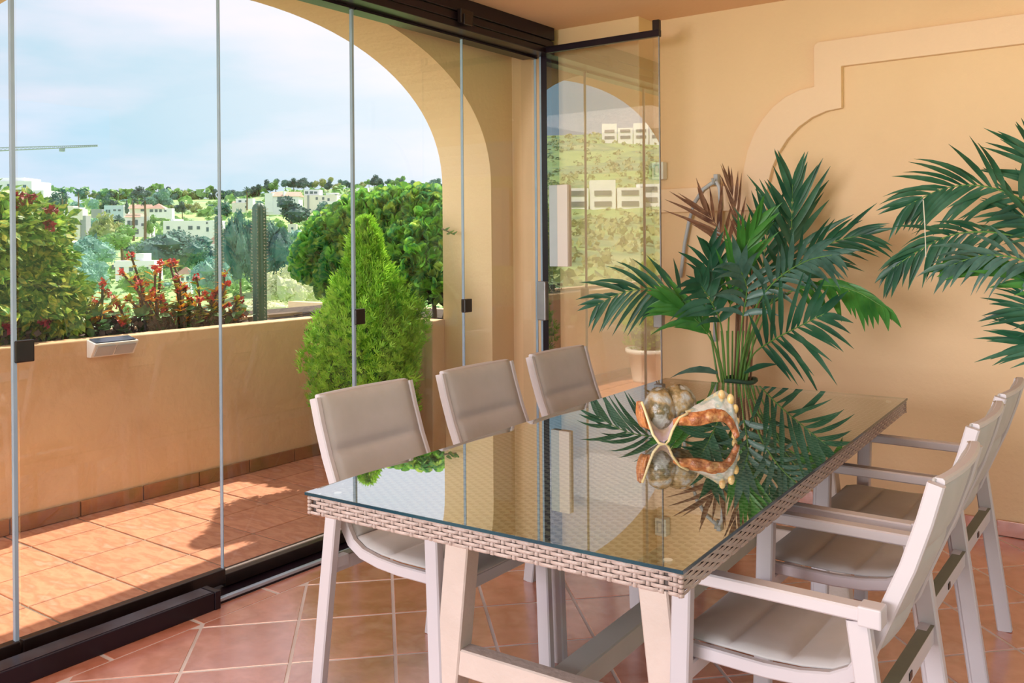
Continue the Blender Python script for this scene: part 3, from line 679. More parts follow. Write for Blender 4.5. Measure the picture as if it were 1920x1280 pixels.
frond(p1, B+[(1366, 700, 4.3), (1368, 580, 4.22), (1390, 490, 4.16), (1418, 420, 4.12)], 10, .26, (24, 10), .3, m=LEAFB, t0=.5, w=.030)
frond(p1, B+[(1380, 700, 4.3), (1392, 600, 4.22), (1400, 540, 4.16), (1385, 500, 4.1)], 8, .26, (50, 24), .9, m=LEAFGREY, t0=.5, w=.036)
frond(p1, B+[(1360, 700, 4.3), (1352, 610, 4.2), (1330, 560, 4.12), (1310, 530, 4.06)], 8, .22, (50, 28), .9, m=LEAFG, t0=.5, w=.038)
frond(p1, B+[(1385, 700, 4.4), (1412, 590, 4.46), (1430, 500, 4.5), (1440, 420, 4.52)], 9, .32, (46, 16), .2, m=LEAFG, t0=.5, w=.032)
g = G()
for k in range(9):
    u = 1345+7*k; g.tube([on(1372, 850, 1, 4.36)+Vector((random.uniform(-.05, .05), random.uniform(-.05, .05), 0)), on(u, 705, 1, 4.34), on(u+(u-1372)*.5, 620, 1, 4.32)], .008, 6, .004)
g.out('stem_cluster', STEMG, p1, smooth=True)
g = G()
for k in range(6):
    u = 1378+6*k; g.tube([on(1376+2*k, 850, 1, 4.4), on(u, 700, 1, 4.40), on(u+4, 560+14*k, 1, 4.43), on(u+6+3*k, 440+20*k, 1, 4.46)], .007, 6, .004)
g.out('dry_stem_cluster', STEMBR, p1, smooth=True)
leaflet(on(1345, 700, 1, 4.3), Vector((-.9, -.1, .35)), .26, .05, .9, Vector((0, -.6, .8)), LEAFGREY, p1)
leaflet(on(1395, 700, 1, 4.3), Vector((.8, -.3, .45)), .22, .05, .3, Vector((0, -.6, .8)), LEAFG, p1)
g = G(); c = on(1388, 712, 1, 4.36)
g.tube([c+Vector((.075*math.cos(a), .075*math.sin(a), .004*math.sin(3*a))) for a in np.linspace(0, 6.3, 22)], .012, 6); g.out('tie', mat('dark_green_tie', (.02, .06, .035), .6, (.03, .09, .05), 9), p1, smooth=True)

p2 = thing('potted_palm', 'potted kentia palm at the right frame edge, only its arching fronds in view', 'palm', (.02, 4.15, 0))
G().lathe(prof, (.02, 4.15, 0), 28).out('pot', MATS['dark_green_plant_pot'], p2, smooth=True)
B2 = [(2190, 900, 4.15)]
frond(p2, B2+[(2120, 620, 4.12), (2010, 450, 4.1), (1925, 380, 4.08), (1850, 350, 4.06), (1775, 352, 4.04), (1700, 385, 4.02)], 17, .27, (52, 20), .55, t0=.48)
frond(p2, B2+[(2110, 640, 4.08), (2000, 490, 4.02), (1900, 442, 3.98), (1800, 437, 3.95), (1725, 468, 3.92), (1672, 505, 3.9)], 16, .20, (42, 20), 1.0, t0=.50, w=.024)
frond(p2, B2+[(2100, 660, 4.0), (2010, 540, 3.94), (1930, 492, 3.9), (1850, 478, 3.86), (1775, 500, 3.84)], 14, .20, (44, 22), 1.0, m=LEAFGREY, t0=.48, w=.024)
frond(p2, B2+[(2120, 640, 4.0), (2030, 580, 3.96), (1950, 535, 3.92), (1880, 508, 3.9), (1800, 498, 3.88)], 10, .20, (26, 10), .3, m=LEAFB, t0=.5, w=.034)
frond(p2, B2+[(2130, 600, 4.14), (2040, 420, 4.16), (1975, 330, 4.18), (1940, 290, 4.18)], 12, .32, (46, 18), .2, t0=.45, w=.028)
frond(p2, B2+[(2120, 700, 4.0), (2040, 620, 3.96), (1980, 590, 3.92), (1915, 577, 3.9)], 10, .24, (30, 12), .35, t0=.5, w=.02)
frond(p2, B2+[(2120, 740, 4.0), (2040, 670, 3.96), (1975, 648, 3.92), (1925, 645, 3.9)], 8, .26, (30, 14), .35, t0=.5, w=.022)
frond(p2, B2+[(2120, 600, 4.1), (2040, 480, 4.06), (1980, 430, 4.04), (1900, 400, 4.02)], 11, .26, (50, 22), .4, t0=.5, w=.026)
tag(G().tube([on(1731, 375, 1, 3.86), on(1734, 420, 1, 3.86), on(1736, 482, 1, 3.86)], .0022, 5).out('string', SPINE), 'thin pale string hanging from the right palm fronds', 'string')
# ---------------------------------------------------------------- TERRACE PLANTS
LEAFSHAPE = ([(-.0, 0, 0), (-.30, .25, .06), (-.46, .62, .05), (-.30, .92, .0), (0, 1.0, -.03), (.30, .92, .0), (.46, .62, .05), (.30, .25, .06), (0, .5, -.03)],
             [(0, 8, 1), (1, 8, 2), (2, 8, 3), (3, 8, 4), (4, 8, 5), (5, 8, 6), (6, 8, 7), (7, 8, 0)])
NARROW = ([(0, 0, 0), (-.20, .3, .04), (-.24, .55, .04), (0, 1, -.06), (.24, .55, .04), (.20, .3, .04), (0, .45, -.02)],
          [(0, 6, 1), (1, 6, 2), (2, 6, 3), (3, 6, 4), (4, 6, 5), (5, 6, 0)])
def frame_from(d, n):
    d = d.normalized(); x = d.cross(n)
    if x.length < 1e-3: x = d.cross(Vector((1, 0, 0)))
    x.normalize(); z = x.cross(d); return x, d, z
def leaves(parent, spots, shape, m, name='leaf', stuffname='foliage', limit=300):
    """spots: (pos, dir, normal, size). The nearest to the camera become single leaves, the rest one mesh"""
    spots = sorted(spots, key=lambda s: -s[3]/max(.1, (s[0]-O).length)*(1.2+s[2].dot((O-s[0]).normalized()))-.004*((O-spots[0][0]).length-(O-s[0]).length))
    g0 = G().add(*shape); me = mesh_of(g0, name, m)
    org = ORG[parent]; rest = G()
    for i, (p, d, n, sz) in enumerate(spots):
        x, y, z = frame_from(d, n)
        if i < limit:
            o = link(bpy.data.objects.new(name, me)); o.parent = parent
            q = p-org; o.matrix_local = Matrix(((x.x*sz, y.x*sz, z.x*sz, q.x), (x.y*sz, y.y*sz, z.y*sz, q.y), (x.z*sz, y.z*sz, z.z*sz, q.z), (0, 0, 0, 1)))
        else: rest.add([p+x*(a*sz)+y*(b*sz)+z*(c*sz) for a, b, c in shape[0]], shape[1])
    if rest.v: rest.out(stuffname, m, parent, kind='stuff')
def rv(): return Vector(rng.normal(size=3)).normalized()

# round-leaved bush behind the parapet's far end
bu = thing('round_leaved_bush', 'large bush with glossy round green leaves behind the far end of the parapet', 'bush', (-4.7, 4.85, .84))
sp = []
lobes = [(618, 488, 58, 4.75), (655, 520, 52, 4.7), (640, 455, 55, 4.85), (690, 440, 66, 4.9), (730, 505, 70, 4.75), (750, 430, 68, 4.95), (800, 425, 62, 5.0), (790, 490, 70, 4.8), (825, 540, 45, 4.75), (700, 540, 46, 4.7), (850, 440, 55, 5.0)]
for u, v, rp, y in lobes:
    c = on(u, v, 1, y); r = rp*((c-O).dot(_F))/FPX
    for k in range(int(1700*r*r/.06)):
        n = rv()
        if n.z < -.55 or n.y > .75: continue
        p = c+n*r*random.uniform(.82, 1.05); d = (n+rv()*.75+Vector((0, 0, .55))).normalized()
        sp.append((p, d, (n+rv()*.5+Vector((0, 0, .4))).normalized(), random.uniform(.06, .095)))
for u, v, y in ((838, 432, 4.28), (846, 438, 4.26), (852, 440, 4.25), (842, 440, 4.27)):
    sp.append((on(u, v, 1, y), Vector((.5, -.5, .3)), Vector((0, -.5, 1)), .045))
leaves(bu, sp, LEAFSHAPE, CLUSIA)
g = G().tube([on(829, 429, 1, 4.30), on(836, 432, 1, 4.29), on(852, 440, 1, 4.25)], .006, 5, .003)
for u0, v0, u1, v1 in ((655, 585, 620, 520), (662, 588, 645, 500), (668, 588, 700, 500), (670, 588, 760, 480), (815, 600, 800, 500), (825, 600, 840, 500), (660, 585, 606, 530)):
    a = on(u0, v0+20, 1, 4.75); b = on(u1, v1, 1, 4.8); mid = (a+b)/2+Vector((.03, 0, -.04)); g.tube(bez([a, mid, b], 8), .022, 7, .008)
g.out('branches', BARK, bu, smooth=True)
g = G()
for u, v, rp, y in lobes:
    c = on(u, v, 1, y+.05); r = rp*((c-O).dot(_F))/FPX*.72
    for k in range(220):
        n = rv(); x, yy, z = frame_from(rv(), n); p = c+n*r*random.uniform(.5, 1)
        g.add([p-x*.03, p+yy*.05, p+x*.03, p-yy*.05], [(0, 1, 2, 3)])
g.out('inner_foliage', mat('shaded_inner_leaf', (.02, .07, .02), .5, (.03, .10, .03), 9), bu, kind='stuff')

# potted conifers
THP = [(0, 0), (.15, 0), (.158, .02), (.20, .27), (.225, .275), (.225, .32), (.20, .32), (.19, .28), (0, .28)]
def conifer(x, y, h, label, dense, wide):
    t = thing('potted_conifer', label, 'conifer', (x, y, 0))
    G().lathe(THP, (x, y, 0), 28).out('pot', WHITEP, t, smooth=True); G().lathe([(0, .27), (.19, .27), (.19, .29), (0, .29)], (x, y, 0), 20).out('soil', SOIL, t)
    G().tube([(x, y, .28), (x, y, h*.9)], .022, 7, .006).out('trunk', BARK, t)
    g = G(); z0 = .30
    prof = [(0, .17), (.08, .25), (.25, .31), (.42, .33), (.58, .27), (.68, .20), (.76, .125), (.85, .09), (.93, .07), (1, .015)]
    for k in range(dense):
        q = random.random()**.85; z = z0+(h-z0)*q; R_ = np.interp(q, [a for a, _ in prof], [b for _, b in prof])*wide
        a = random.uniform(0, 6.283); R_ *= 1+.16*math.sin(3*a+q*9)+.10*math.sin(7*a-q*21)
        rr = R_*random.uniform(.45, 1.02); c = Vector((x+rr*math.cos(a), y+rr*math.sin(a), z)); od = Vector((math.cos(a), math.sin(a), 0))
        d = (od*random.uniform(.25, .8)+Vector((0, 0, random.uniform(.5, 1.1)))+rv()*.35).normalized(); s_ = random.uniform(.03, .062)
        X, Y, Z = frame_from(d, (od+rv()*.8).normalized())
        for tw, ln in ((0, 1), (.55, .8), (-.55, .8), (1.0, .55), (-1.0, .55)):
            dd = (Y*math.cos(tw)+X*math.sin(tw)); n_ = dd.cross(Z); w = s_*.05
            g.add([c-n_*w, c+n_*w, c+dd*s_*ln*.7+n_*w*1.2, c+dd*s_*ln, c+dd*s_*ln*.7-n_*w*1.2], [(0, 1, 2, 3, 4)])
    g.out('foliage', THUJA, t, kind='stuff')
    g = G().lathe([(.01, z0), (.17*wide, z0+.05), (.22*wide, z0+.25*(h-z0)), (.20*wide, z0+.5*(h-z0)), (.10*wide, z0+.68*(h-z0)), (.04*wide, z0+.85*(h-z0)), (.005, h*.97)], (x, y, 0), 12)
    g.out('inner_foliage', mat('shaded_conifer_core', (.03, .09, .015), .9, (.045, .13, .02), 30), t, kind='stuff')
conifer(-3.78, 3.765, 1.49, 'bright green cone-shaped conifer by the arch pillar on the terrace', 15000, 1.0)
conifer(-4.10, .95, 1.15, 'white-potted conifer at the near end of the terrace, seen mirrored in the folded glass', 2200, .85)

# cacti in the planter
def cactus(x, y, z0, h, r, label, ribs=7):
    t = thing('columnar_cactus', label, 'cactus', (x, y, z0)); g = G(); n = ribs*6; lev = 16
    hs = [z0+h*(i/lev) for i in range(lev)]+[z0+h+r*q for q in (.0, .35, .6, .75)]
    ks = [1]*lev+[.97, .8, .5, .1]
    for z, k in zip(hs, ks):
        for j in range(n):
            a = 2*math.pi*j/n; rr = r*k*(.80+.20*abs(math.cos(a*ribs/2))**.8); g.v.append((x+rr*math.cos(a), y+rr*math.sin(a), z))
    for i in range(len(hs)-1):
        for j in range(n): a = i*n+j; b = i*n+(j+1) % n; g.f.append((a, b, b+n, a+n))
    g.f.append(tuple((len(hs)-1)*n+j for j in range(n))); g.out('stem', CACT, t, smooth=True)
    g = G()
    for k in range(ribs):
        a = 2*math.pi*k/ribs
        for z in np.arange(z0+.02, z0+h+r*.6, .021):
            q = 1 if z < z0+h else .75; c = Vector((x+r*q*math.cos(a), y+r*q*math.sin(a), z)); od = Vector((math.cos(a), math.sin(a), 0))
            for j in range(5):
                d = (od+rv()*.7).normalized(); s_ = d.cross(rv())*.0014; g.add([c-s_, c+s_, c+d*random.uniform(.012, .022)], [(0, 1, 2)])
    g.out('spines', SPINE, t, kind='stuff')
cactus(-4.78, 3.80, .85, .745, .046, 'tall ribbed columnar cactus with pale spines standing in the planter')
cactus(-4.93, 3.60, .85, .68, .024, 'slim second cactus column just behind the tall ribbed cactus', 6)
# big flowering shrub at the left
ls = thing('flowering_shrub', 'big yellow-green shrub with dark red flowers at the left edge of the planter', 'shrub', (-4.8, 2.2, .85))
sp = []; g = G(); fl = G()
for u, v, rp in ((-60, 430, 95), (20, 430, 58), (70, 455, 52), (95, 500, 42), (20, 520, 70), (70, 560, 60), (115, 590, 40), (-60, 560, 100), (-120, 480, 100), (100, 420, 28), (60, 400, 30), (130, 545, 32), (25, 610, 45), (90, 620, 28)):
    c = on(u, v, 0, -4.78+random.uniform(-.06, .06)); r = rp*((c-O).dot(_F))/FPX
    for k in range(int(1700*r*r/.05)):
        n = rv(); p = c+n*r*random.uniform(.35, 1.05)
        if p.x > -4.64 and p.z < 1.0: continue
        if p.z < .86: continue
        sp.append((p, (n+rv()*.9-Vector((0, 0, .35))).normalized(), (rv()*.7+Vector((.4, -.2, .7))).normalized(), random.uniform(.045, .085)))
    for k in range(3):
        b = Vector((-4.8+random.uniform(-.1, .1), c.y+random.uniform(-.25, .25), .84)); g.tube(bez([b, (b+c)/2+rv()*.06, c+rv()*r*.5, c+rv()*r*.9], 8), .009, 5, .003)
leaves(ls, sp, NARROW, SHRUBL)
g.out('stems', TWIG, ls)
def flower_cluster(g, c, r, k=7):
    for j in range(k):
        p = c+rv()*r*.6; n = (rv()*.8+Vector((.5, -.5, .5))).normalized(); x, y, z = frame_from(rv(), n); s_ = r*random.uniform(.45, .75)
        g.add([p, p+x*s_-y*s_*.5+z*s_*.2, p+x*s_*1.1+y*s_*.5+z*s_*.25, p+y*s_*.35, p-x*s_*1.1+y*s_*.5+z*s_*.25, p-x*s_-y*s_*.5+z*s_*.2], [(0, 1, 2, 3), (0, 3, 4, 5)])
CRIM = mat('dark_red_flower', (.22, .010, .03), .5, (.36, .02, .06), 22, trans=.15)
for u, v in ((95, 392), (93, 423), (20, 388), (-10, 480), (55, 372), (85, 603), (15, 610), (40, 372)):
    f = G(); flower_cluster(f, on(u, v, 0, -4.62), .035, 14); f.out('flower', CRIM, ls)

# crown of thorns along the planter
EL = ['crown of thorns with crimson flower heads next to the big left shrub', 'crown of thorns with orange leaves above the left end of the solar light',
      'crown of thorns with a low red flower behind the solar light', 'tall leaning crown of thorns stem rising right of the solar light',
      'crown of thorns with upright thorny stems mid-planter', 'crown of thorns with yellow and orange leaves mid-planter', 'crown of thorns with dark bare stems left of the glass joint',
      'short crown of thorns with green leaves low at the parapet edge', 'tall red-topped crown of thorns at the glass joint', 'last crown of thorns with red flowers before the cactus']
ED = [  # base u, stems: (tip u, tip v)
    (150, [(118, 545), (150, 545), (135, 575), (165, 560), (150, 600)]), (185, [(192, 530), (200, 548), (178, 568), (215, 560), (190, 595)]), (212, [(205, 582), (228, 600), (222, 570)]),
    (275, [(246, 480), (228, 510), (252, 520), (240, 560), (265, 530)]), (296, [(292, 500), (302, 492), (285, 545), (280, 560), (300, 560)]), (320, [(318, 494), (324, 490), (330, 520), (345, 540), (310, 575), (338, 570)]),
    (345, [(342, 535), (356, 560), (352, 578), (335, 600)]), (375, [(368, 520), (372, 560), (385, 550), (380, 590)]), (412, [(420, 512), (408, 545), (395, 560), (428, 570), (425, 530)]), (432, [(446, 558), (452, 565), (440, 585), (456, 590)])]
for (bu_, tips), lab in zip(ED, EL):
    base = on(bu_, 625, 0, -4.70); base.z = .85
    t = thing('crown_of_thorns', lab, 'flower', base, group='crown of thorns plants in the planter'); lf = []; low = []
    for tu, tv in tips:
        xx = -4.70+random.uniform(-.12, .08); tip = on(tu, tv, 0, xx); b = base+Vector((random.uniform(-.05, .05), random.uniform(-.08, .08), 0))
        pts = bez([b, b.lerp(tip, .5)+Vector((random.uniform(-.03, .03), random.uniform(-.03, .03), .02)), tip], 10)
        st = G().tube(pts, .0085, 6, .006)
        for k in range(40):
            i = random.randint(0, 9); p = pts[i].lerp(pts[i+1], random.random()); d = rv(); s_ = d.cross(rv())*.0016; st.add([p-s_, p+s_, p+d*.02], [(0, 1, 2)])
        so = st.out('stem', TWIG, t)
        f = G(); flower_cluster(f, tip, .024, 9); flower_cluster(f, pts[random.randint(6, 9)]+Vector((.02, random.uniform(-.03, .03), 0)), .016, 5); flower_cluster(f, tip+Vector((0, random.uniform(-.03, .03), -.012)), .014, 5)
        f.out('flower_head', REDF, so)
        for k in range(17):
            i = random.randint(3, 9); p = pts[i]; a = rv(); a.z = abs(a.z)*.5+.1; lf.append((p, a.normalized(), Vector((a.y*.2, -a.x*.2, 1)), random.uniform(.04, .075)))
    for k in range(16):
        p = base+Vector((random.uniform(-.08, .09), random.uniform(-.13, .13), random.uniform(.01, .14))); a = rv(); a.z = abs(a.z)*.6
        low.append((p, a.normalized(), Vector((.3, -.2, 1)), random.uniform(.04, .075)))
    leaves(t, lf, NARROW, EUPHL); leaves(t, low, LEAFSHAPE, EUPHG, name='low_leaf')
g = G()
for k in range(1500):
    y = random.uniform(1.6, 3.62); p = Vector((random.uniform(-4.96, -4.71), y, .86)); d = (rv()+Vector((.1, 0, .7))).normalized(); ln = random.uniform(.05, .14)
    s_ = d.cross(rv())*.0035; q = p+d*ln; g.add([p-s_, p+s_, q+s_*.4, q-s_*.4], [(0, 1, 2, 3)])
for k in range(500):
    y = random.uniform(1.6, 3.62); p = Vector((random.uniform(-4.95, -4.62), y, random.uniform(.86, .95))); x, yy, z = frame_from(rv(), rv()); s_ = .02; g.add([p-x*s_, p+yy*s_, p+x*s_, p-yy*s_], [(0, 1, 2, 3)])
tag(g.out('dry_undergrowth', TWIG, kind='stuff'), 'dark dry twigs and leaf litter on the planter soil under the red flowers', 'undergrowth')
tag(G().tube(bez([(-4.66, 3.98, .893), (-4.64, 4.08, .90), (-4.62, 4.15, .895), (-4.60, 4.24, .90)], 8), .006, 5, .003).tube([(-4.64, 4.06, .90), (-4.56, 4.10, .905)], .004, 5).out('twig', TWIG), 'broken dry twig lying on the parapet top right of the cactus', 'twig')

# ---------------------------------------------------------------- FAR HILLSIDE
def sky_v(az):     # skyline in photo pixels over the picture, carried on smoothly round the horizon
    pts = [(-180, 300), (-165, 262), (-150, 250), (-135, 256), (-120, 275), (-95, 330), (-80, 362), (-70, 372), (-66, 376), (-62, 376), (-58, 368), (-53, 367), (-49.5, 352), (-46, 351), (-43, 346), (-40, 355), (-30, 360), (0, 365), (60, 365), (120, 345), (180, 300)]
    return float(np.interp(az, [p[0] for p in pts], [p[1] for p in pts]))
DS = [9, 14, 20, 28, 40, 55, 75, 100, 130, 165, 205, 250, 300, 350, 400, 440, 520, 800, 1500]
def vprof(d, az):
    sv = sky_v(az); base = np.interp(d, [9, 20, 40, 70, 110, 160, 220, 300, 370, 440], [1500, 860, 640, 560, 510, 475, 440, 405, 382, 372])
    k = np.interp(d, [100, 440], [0, 1]); return base+(sv-372)*k if d <= 440 else sv+(d-440)*.15
def terr_z(d, az):
    v = vprof(d, az); return CAMH-(v-V0)/FPX*d*(1 if abs(az+36) < 60 else 1)+(1.2*math.sin(d*.05+az*.3) if 60 < d < 430 else 0)
AZ = list(np.arange(-180, 181, 2.0)); g = G()
for a in AZ:
    for d in DS:
        r = math.radians(-a); k = math.cos(math.radians(a+36)); dd = d/max(.75, k) if abs(a+36) < 60 else d
        g.v.append((-math.sin(r)*dd, math.cos(r)*dd, terr_z(d, a)))
nd = len(DS)
for i in range(len(AZ)-1):
    for j in range(nd-1): q = i*nd+j; g.f.append((q, q+1, q+nd+1, q+nd))
struct(g, 'ground', HILL, smooth=True)
def azim(p): return math.degrees(math.atan2(p.x, p.y))
def ground_at(u, v, dmin=30):
    r = ray(u, v); d = dmin
    while d < 470:
        p = O+r*d
        if p.z <= terr_z(d, azim(p)): return p, d
        d += 1.5
    return O+r*430, 430
# tree kinds: crown meshes of leaf clumps on lumpy cores, unit radius, base at z=0
def crown(seed, lob, flat=1.0, leaf=.13, per=85):
    r_ = np.random.default_rng(seed); g = G()
    for k in range(lob):
        c = r_.normal(size=3)*.42; c[2] = abs(c[2])*.7*flat+.45; rad = r_.uniform(.30, .52)
        n1, n2 = 8, 5; base = len(g.v)
        for i in range(n2+1):
            for j in range(n1):
                ph, th = math.pi*i/n2, 2*math.pi*j/n1; q = rad*.8*(1+.2*r_.normal())
                g.v.append((c[0]+q*math.sin(ph)*math.cos(th), c[1]+q*math.sin(ph)*math.sin(th), c[2]+q*math.cos(ph)*flat))
        for i in range(n2):
            for j in range(n1): a = base+i*n1+j; b = base+i*n1+(j+1) % n1; g.f.append((a, b, b+n1, a+n1))
        for m_ in range(per):
            n = r_.normal(size=3); n /= np.linalg.norm(n); p = c+n*rad*np.array([1, 1, flat])*r_.uniform(.8, 1.12)
            d = Vector(n+r_.normal(size=3)*.6).normalized(); x, y, z = frame_from(d, Vector(r_.normal(size=3))); s_ = leaf*r_.uniform(.5, 1.2); P = Vector(p)
            g.add([P-x*s_*.5, P+y*s_*.6, P+x*s_*.5, P-y*s_*.6], [(0, 1, 2, 3)])
    return g
CROWN = {k: crown(*a) for k, a in {'round': (1, 9, .85), 'wide': (2, 13, .55, .10), 'tall': (3, 9, 1.25), 'loose': (4, 12, .9, .12, 110), 'fine': (5, 15, .9, .055, 330)}.items()}
CME = {}
def tree(u, v, wpx, hpx, kind, mi, label, d=None, group=None, name='tree', cat='tree'):
    if d is None: p, d = ground_at(u, v)
    else: p = at(u, v, d)
    wd, hh = wpx*d/FPX, hpx*d/FPX; key = (kind, mi)
    if key not in CME: CME[key] = (mesh_of(CROWN[kind], 'crown', TR[mi]), mesh_of(G().tube([(0, 0, -.6), (.04, 0, .3), (0, .03, .8)], .07, 6, .03), 'trunk', BARK))
    t = thing(name, label, cat, p, random.uniform(0, 6), group)
    for me, nm in zip(CME[key], ('crown', 'trunk')):
        o = link(bpy.data.objects.new(nm, me)); o.parent = t; o.scale = (wd/1.9, wd/1.9, hh/1.35)
    return t
FT = 'scattered trees on the far hillside'
tree(340, 512, 150, 80, 'fine', 0, 'wide blue-green spreading tree below the long white building', 75)
tree(452, 545, 66, 150, 'fine', 0, 'tall dark blue-green tree just left of the tall cactus', 68)
tree(510, 555, 92, 140, 'fine', 0, 'tall blue-green tree just right of the tall cactus', 72)
tree(190, 462, 72, 62, 'round', 2, 'rounded olive-gold tree right of the big cream building', 120)
tree(545, 420, 84, 50, 'round', 4, 'dark dense tree below the white clay-roofed house', 210)
tree(612, 415, 50, 36, 'round', 0, 'dark tree beside the bright lawn patch, right of the dark dense tree', 220)
tree(540, 590, 125, 92, 'fine', 3, 'pale feathery yellow-green tree behind the parapet right of the cactus', 30)
tree(100, 395, 40, 34, 'round', 4, 'dark tree on the skyline left of the cream building', 260)
tree(160, 505, 105, 62, 'fine', 5, 'teal leafy tree behind the left shrub, above the red flowers', 50)
tree(230, 470, 90, 46, 'round', 1, 'bright green tree below the arched villa', 95)
tree(160, 560, 100, 80, 'fine', 5, 'teal tree directly behind the leftmost red flowers', 40)
tree(262, 560, 80, 60, 'fine', 1, 'green tree behind the white arched house in the valley', 45)
tree(400, 560, 80, 78, 'fine', 5, 'light teal tree behind the tall red-topped flower', 42)
tree(440, 470, 50, 54, 'round', 2, 'olive tree above the grey pavilion roof', 110)
tree(342, 400, 26, 22, 'round', 4, 'small dark round tree on the green slope above the long building', 250)
tree(285, 440, 30, 36, 'round', 1, 'green tree between the arched villa and the long building', 150)
tree(590, 470, 70, 36, 'loose', 5, 'teal tree behind the top left of the round-leaved bush', 120)
tree(480, 600, 120, 40, 'fine', 3, 'low pale bush behind the parapet at the cactus foot', 25, name='bush', cat='bush')
tree(258, 374, 40, 24, 'round', 4, 'dark round tree behind the two tall palms', 330)
random.seed(11)
LM = [(30, 360, 'the white apartment block'), (132, 420, 'the cream building'), (212, 394, 'the pale blue flat-roofed house'), (258, 420, 'the arched villa'), (295, 392, 'the clay-roofed long house'),
      (355, 428, 'the long white building'), (402, 470, 'the grey-roofed pavilion'), (487, 430, 'the tall cactus'), (530, 378, 'the white clay-roofed house'), (600, 376, 'the long cream ridge building'),
      (680, 368, 'the arched ridge villa'), (250, 505, 'the white arched house in the valley'), (740, 366, 'the ridge houses'), (600, 450, 'the round-leaved bush'), (147, 360, 'the lone skyline fan palm')]
MN = ['blue-green', 'green', 'olive', 'pale', 'dark', 'teal']
for k in range(90):
    u = random.uniform(-20, 830); v = random.choice([random.uniform(372, 410), random.uniform(385, 470), random.uniform(430, 560)])
    if (u > 555 and v > 430) or (u < 130 and v > 410) or (u > 680 and v > 385): continue
    w = random.uniform(12, 24) if v < 395 else random.uniform(22, 50)
    kd = random.choice(['round', 'wide', 'loose']); mi = random.choice([0, 1, 2, 4, 5, 5, 1])
    a = min(LM, key=lambda q: (q[0]-u)**2+(q[1]-v)**2*2); dx, dy = u-a[0], v-6-a[1]
    rel = ('below' if dy > 0 else 'above') if abs(dy)*1.5 > abs(dx) else ('right of' if dx > 0 else 'left of')
    tree(u, v, w, w*random.uniform(.55, .85), kd, mi, '%s%s %s %s %s %s' % ('small ' if w < 22 else '', kd if kd != 'loose' else 'loose feathery', MN[mi], 'tree', rel, a[2]), None, FT)
u = 160
while u < 832:
    v = 372+(352-372)*min(1, max(0, (u-440)/90)) - (6 if 690 < u < 750 else 0)
    w = random.uniform(15, 27); mi = random.choice([0, 1, 4, 4, 0, 2]); kd = random.choice(['round', 'loose'])
    a = min(LM[:12]+LM[12:13], key=lambda q: abs(q[0]-u))
    tree(u, v+random.uniform(0, 6), w, w*random.uniform(.62, .9), kd, mi, '%s %s tree on the skyline ridge %s %s' % (kd if kd == 'round' else 'feathery', MN[mi], 'right of' if u > a[0] else 'left of', a[2]), None, 'trees along the skyline ridge')
    u += random.uniform(9, 19)
sc = G(); random.seed(5)
for k in range(2600):
    u = random.uniform(-300, 900); v = random.uniform(356, 600); p, d = ground_at(u, v); s_ = random.uniform(5, 15)*d/FPX
    for j in range(7):
        n = rv(); n.z = abs(n.z); q = p+n*s_*.8; x, y, z = frame_from(rv(), n); sc.add([q-x*s_*.5, q+y*s_*.5, q+x*s_*.5, q-y*s_*.5], [(0, 1, 2, 3)])
tag(sc.out('hillside_scrub', TR[1], kind='stuff'), 'low green scrub covering the far hillside', 'scrub')
# the slope behind the camera that the folded glass mirrors
sc = G()
for k in range(5200):
    a = math.radians(random.uniform(-170, -90)); d = random.uniform(60, 430); x, y = math.sin(a)*d, math.cos(a)*d; p = Vector((x, y, terr_z(d, math.degrees(a)))); s_ = random.uniform(.6, 1.9)
    for j in range(6):
        n = rv(); n.z = abs(n.z); q = p+n*s_*.8; X, Y, Z = frame_from(rv(), n); sc.add([q-X*s_*.5, q+Y*s_*.5, q+X*s_*.5, q-Y*s_*.5], [(0, 1, 2, 3)])
tag(sc.out('slope_scrub', TR[2], kind='stuff'), 'green scrub on the slope mirrored in the folded glass panel', 'scrub')

# palms and cypresses far away
def far_palm(u, vt, vb, wpx, d, label):
    p = at(u, vb, d); k = d/FPX; h = (vb-vt)*k; r = wpx/2*k; t = thing('palm_tree', label, 'palm tree', p)
    G().tube([p-Vector((0, 0, h*.15)), p+Vector((.02*h, 0, h*.5)), p+Vector((0, 0, h-r))], .035*h, 6, .022*h).out('trunk', BARK, t)
    g = G(); c = p+Vector((0, 0, h-r))
    for j in range(30):
        n = rv(); n.z = n.z*.9+.15; n.normalize(); s_ = n.cross(Vector((0, 0, 1))).normalized()*r*.16; e = c+n*r; g.add([c, c+n*r*.6-s_, e-Vector((0, 0, r*.18)), c+n*r*.6+s_], [(0, 1, 2, 3)])
    g.out('fronds', TR[4], t)
for a in ((147, 348, 392, 22, 240, 'single tall fan palm on the skyline above the cream building'), (117, 350, 396, 20, 250, 'ragged fan palm on the skyline at the far left'),
          (124, 360, 398, 18, 245, 'shorter fan palm beside the ragged palm on the skyline'), (250, 362, 440, 24, 150, 'left one of the two tall slim palms before the arched villa'),
          (272, 364, 440, 24, 148, 'right one of the two tall slim palms before the arched villa'), (463, 347, 388, 20, 260, 'lone fan palm on the skyline left of the cactus top'),
          (222, 398, 440, 30, 140, 'stout palm left of the arched villa'), (176, 430, 470, 50, 110, 'bushy feather palm right of the cream building'), (824, 345, 372, 14, 300, 'thin palm beside the arch pillar on the skyline')): far_palm(*a)
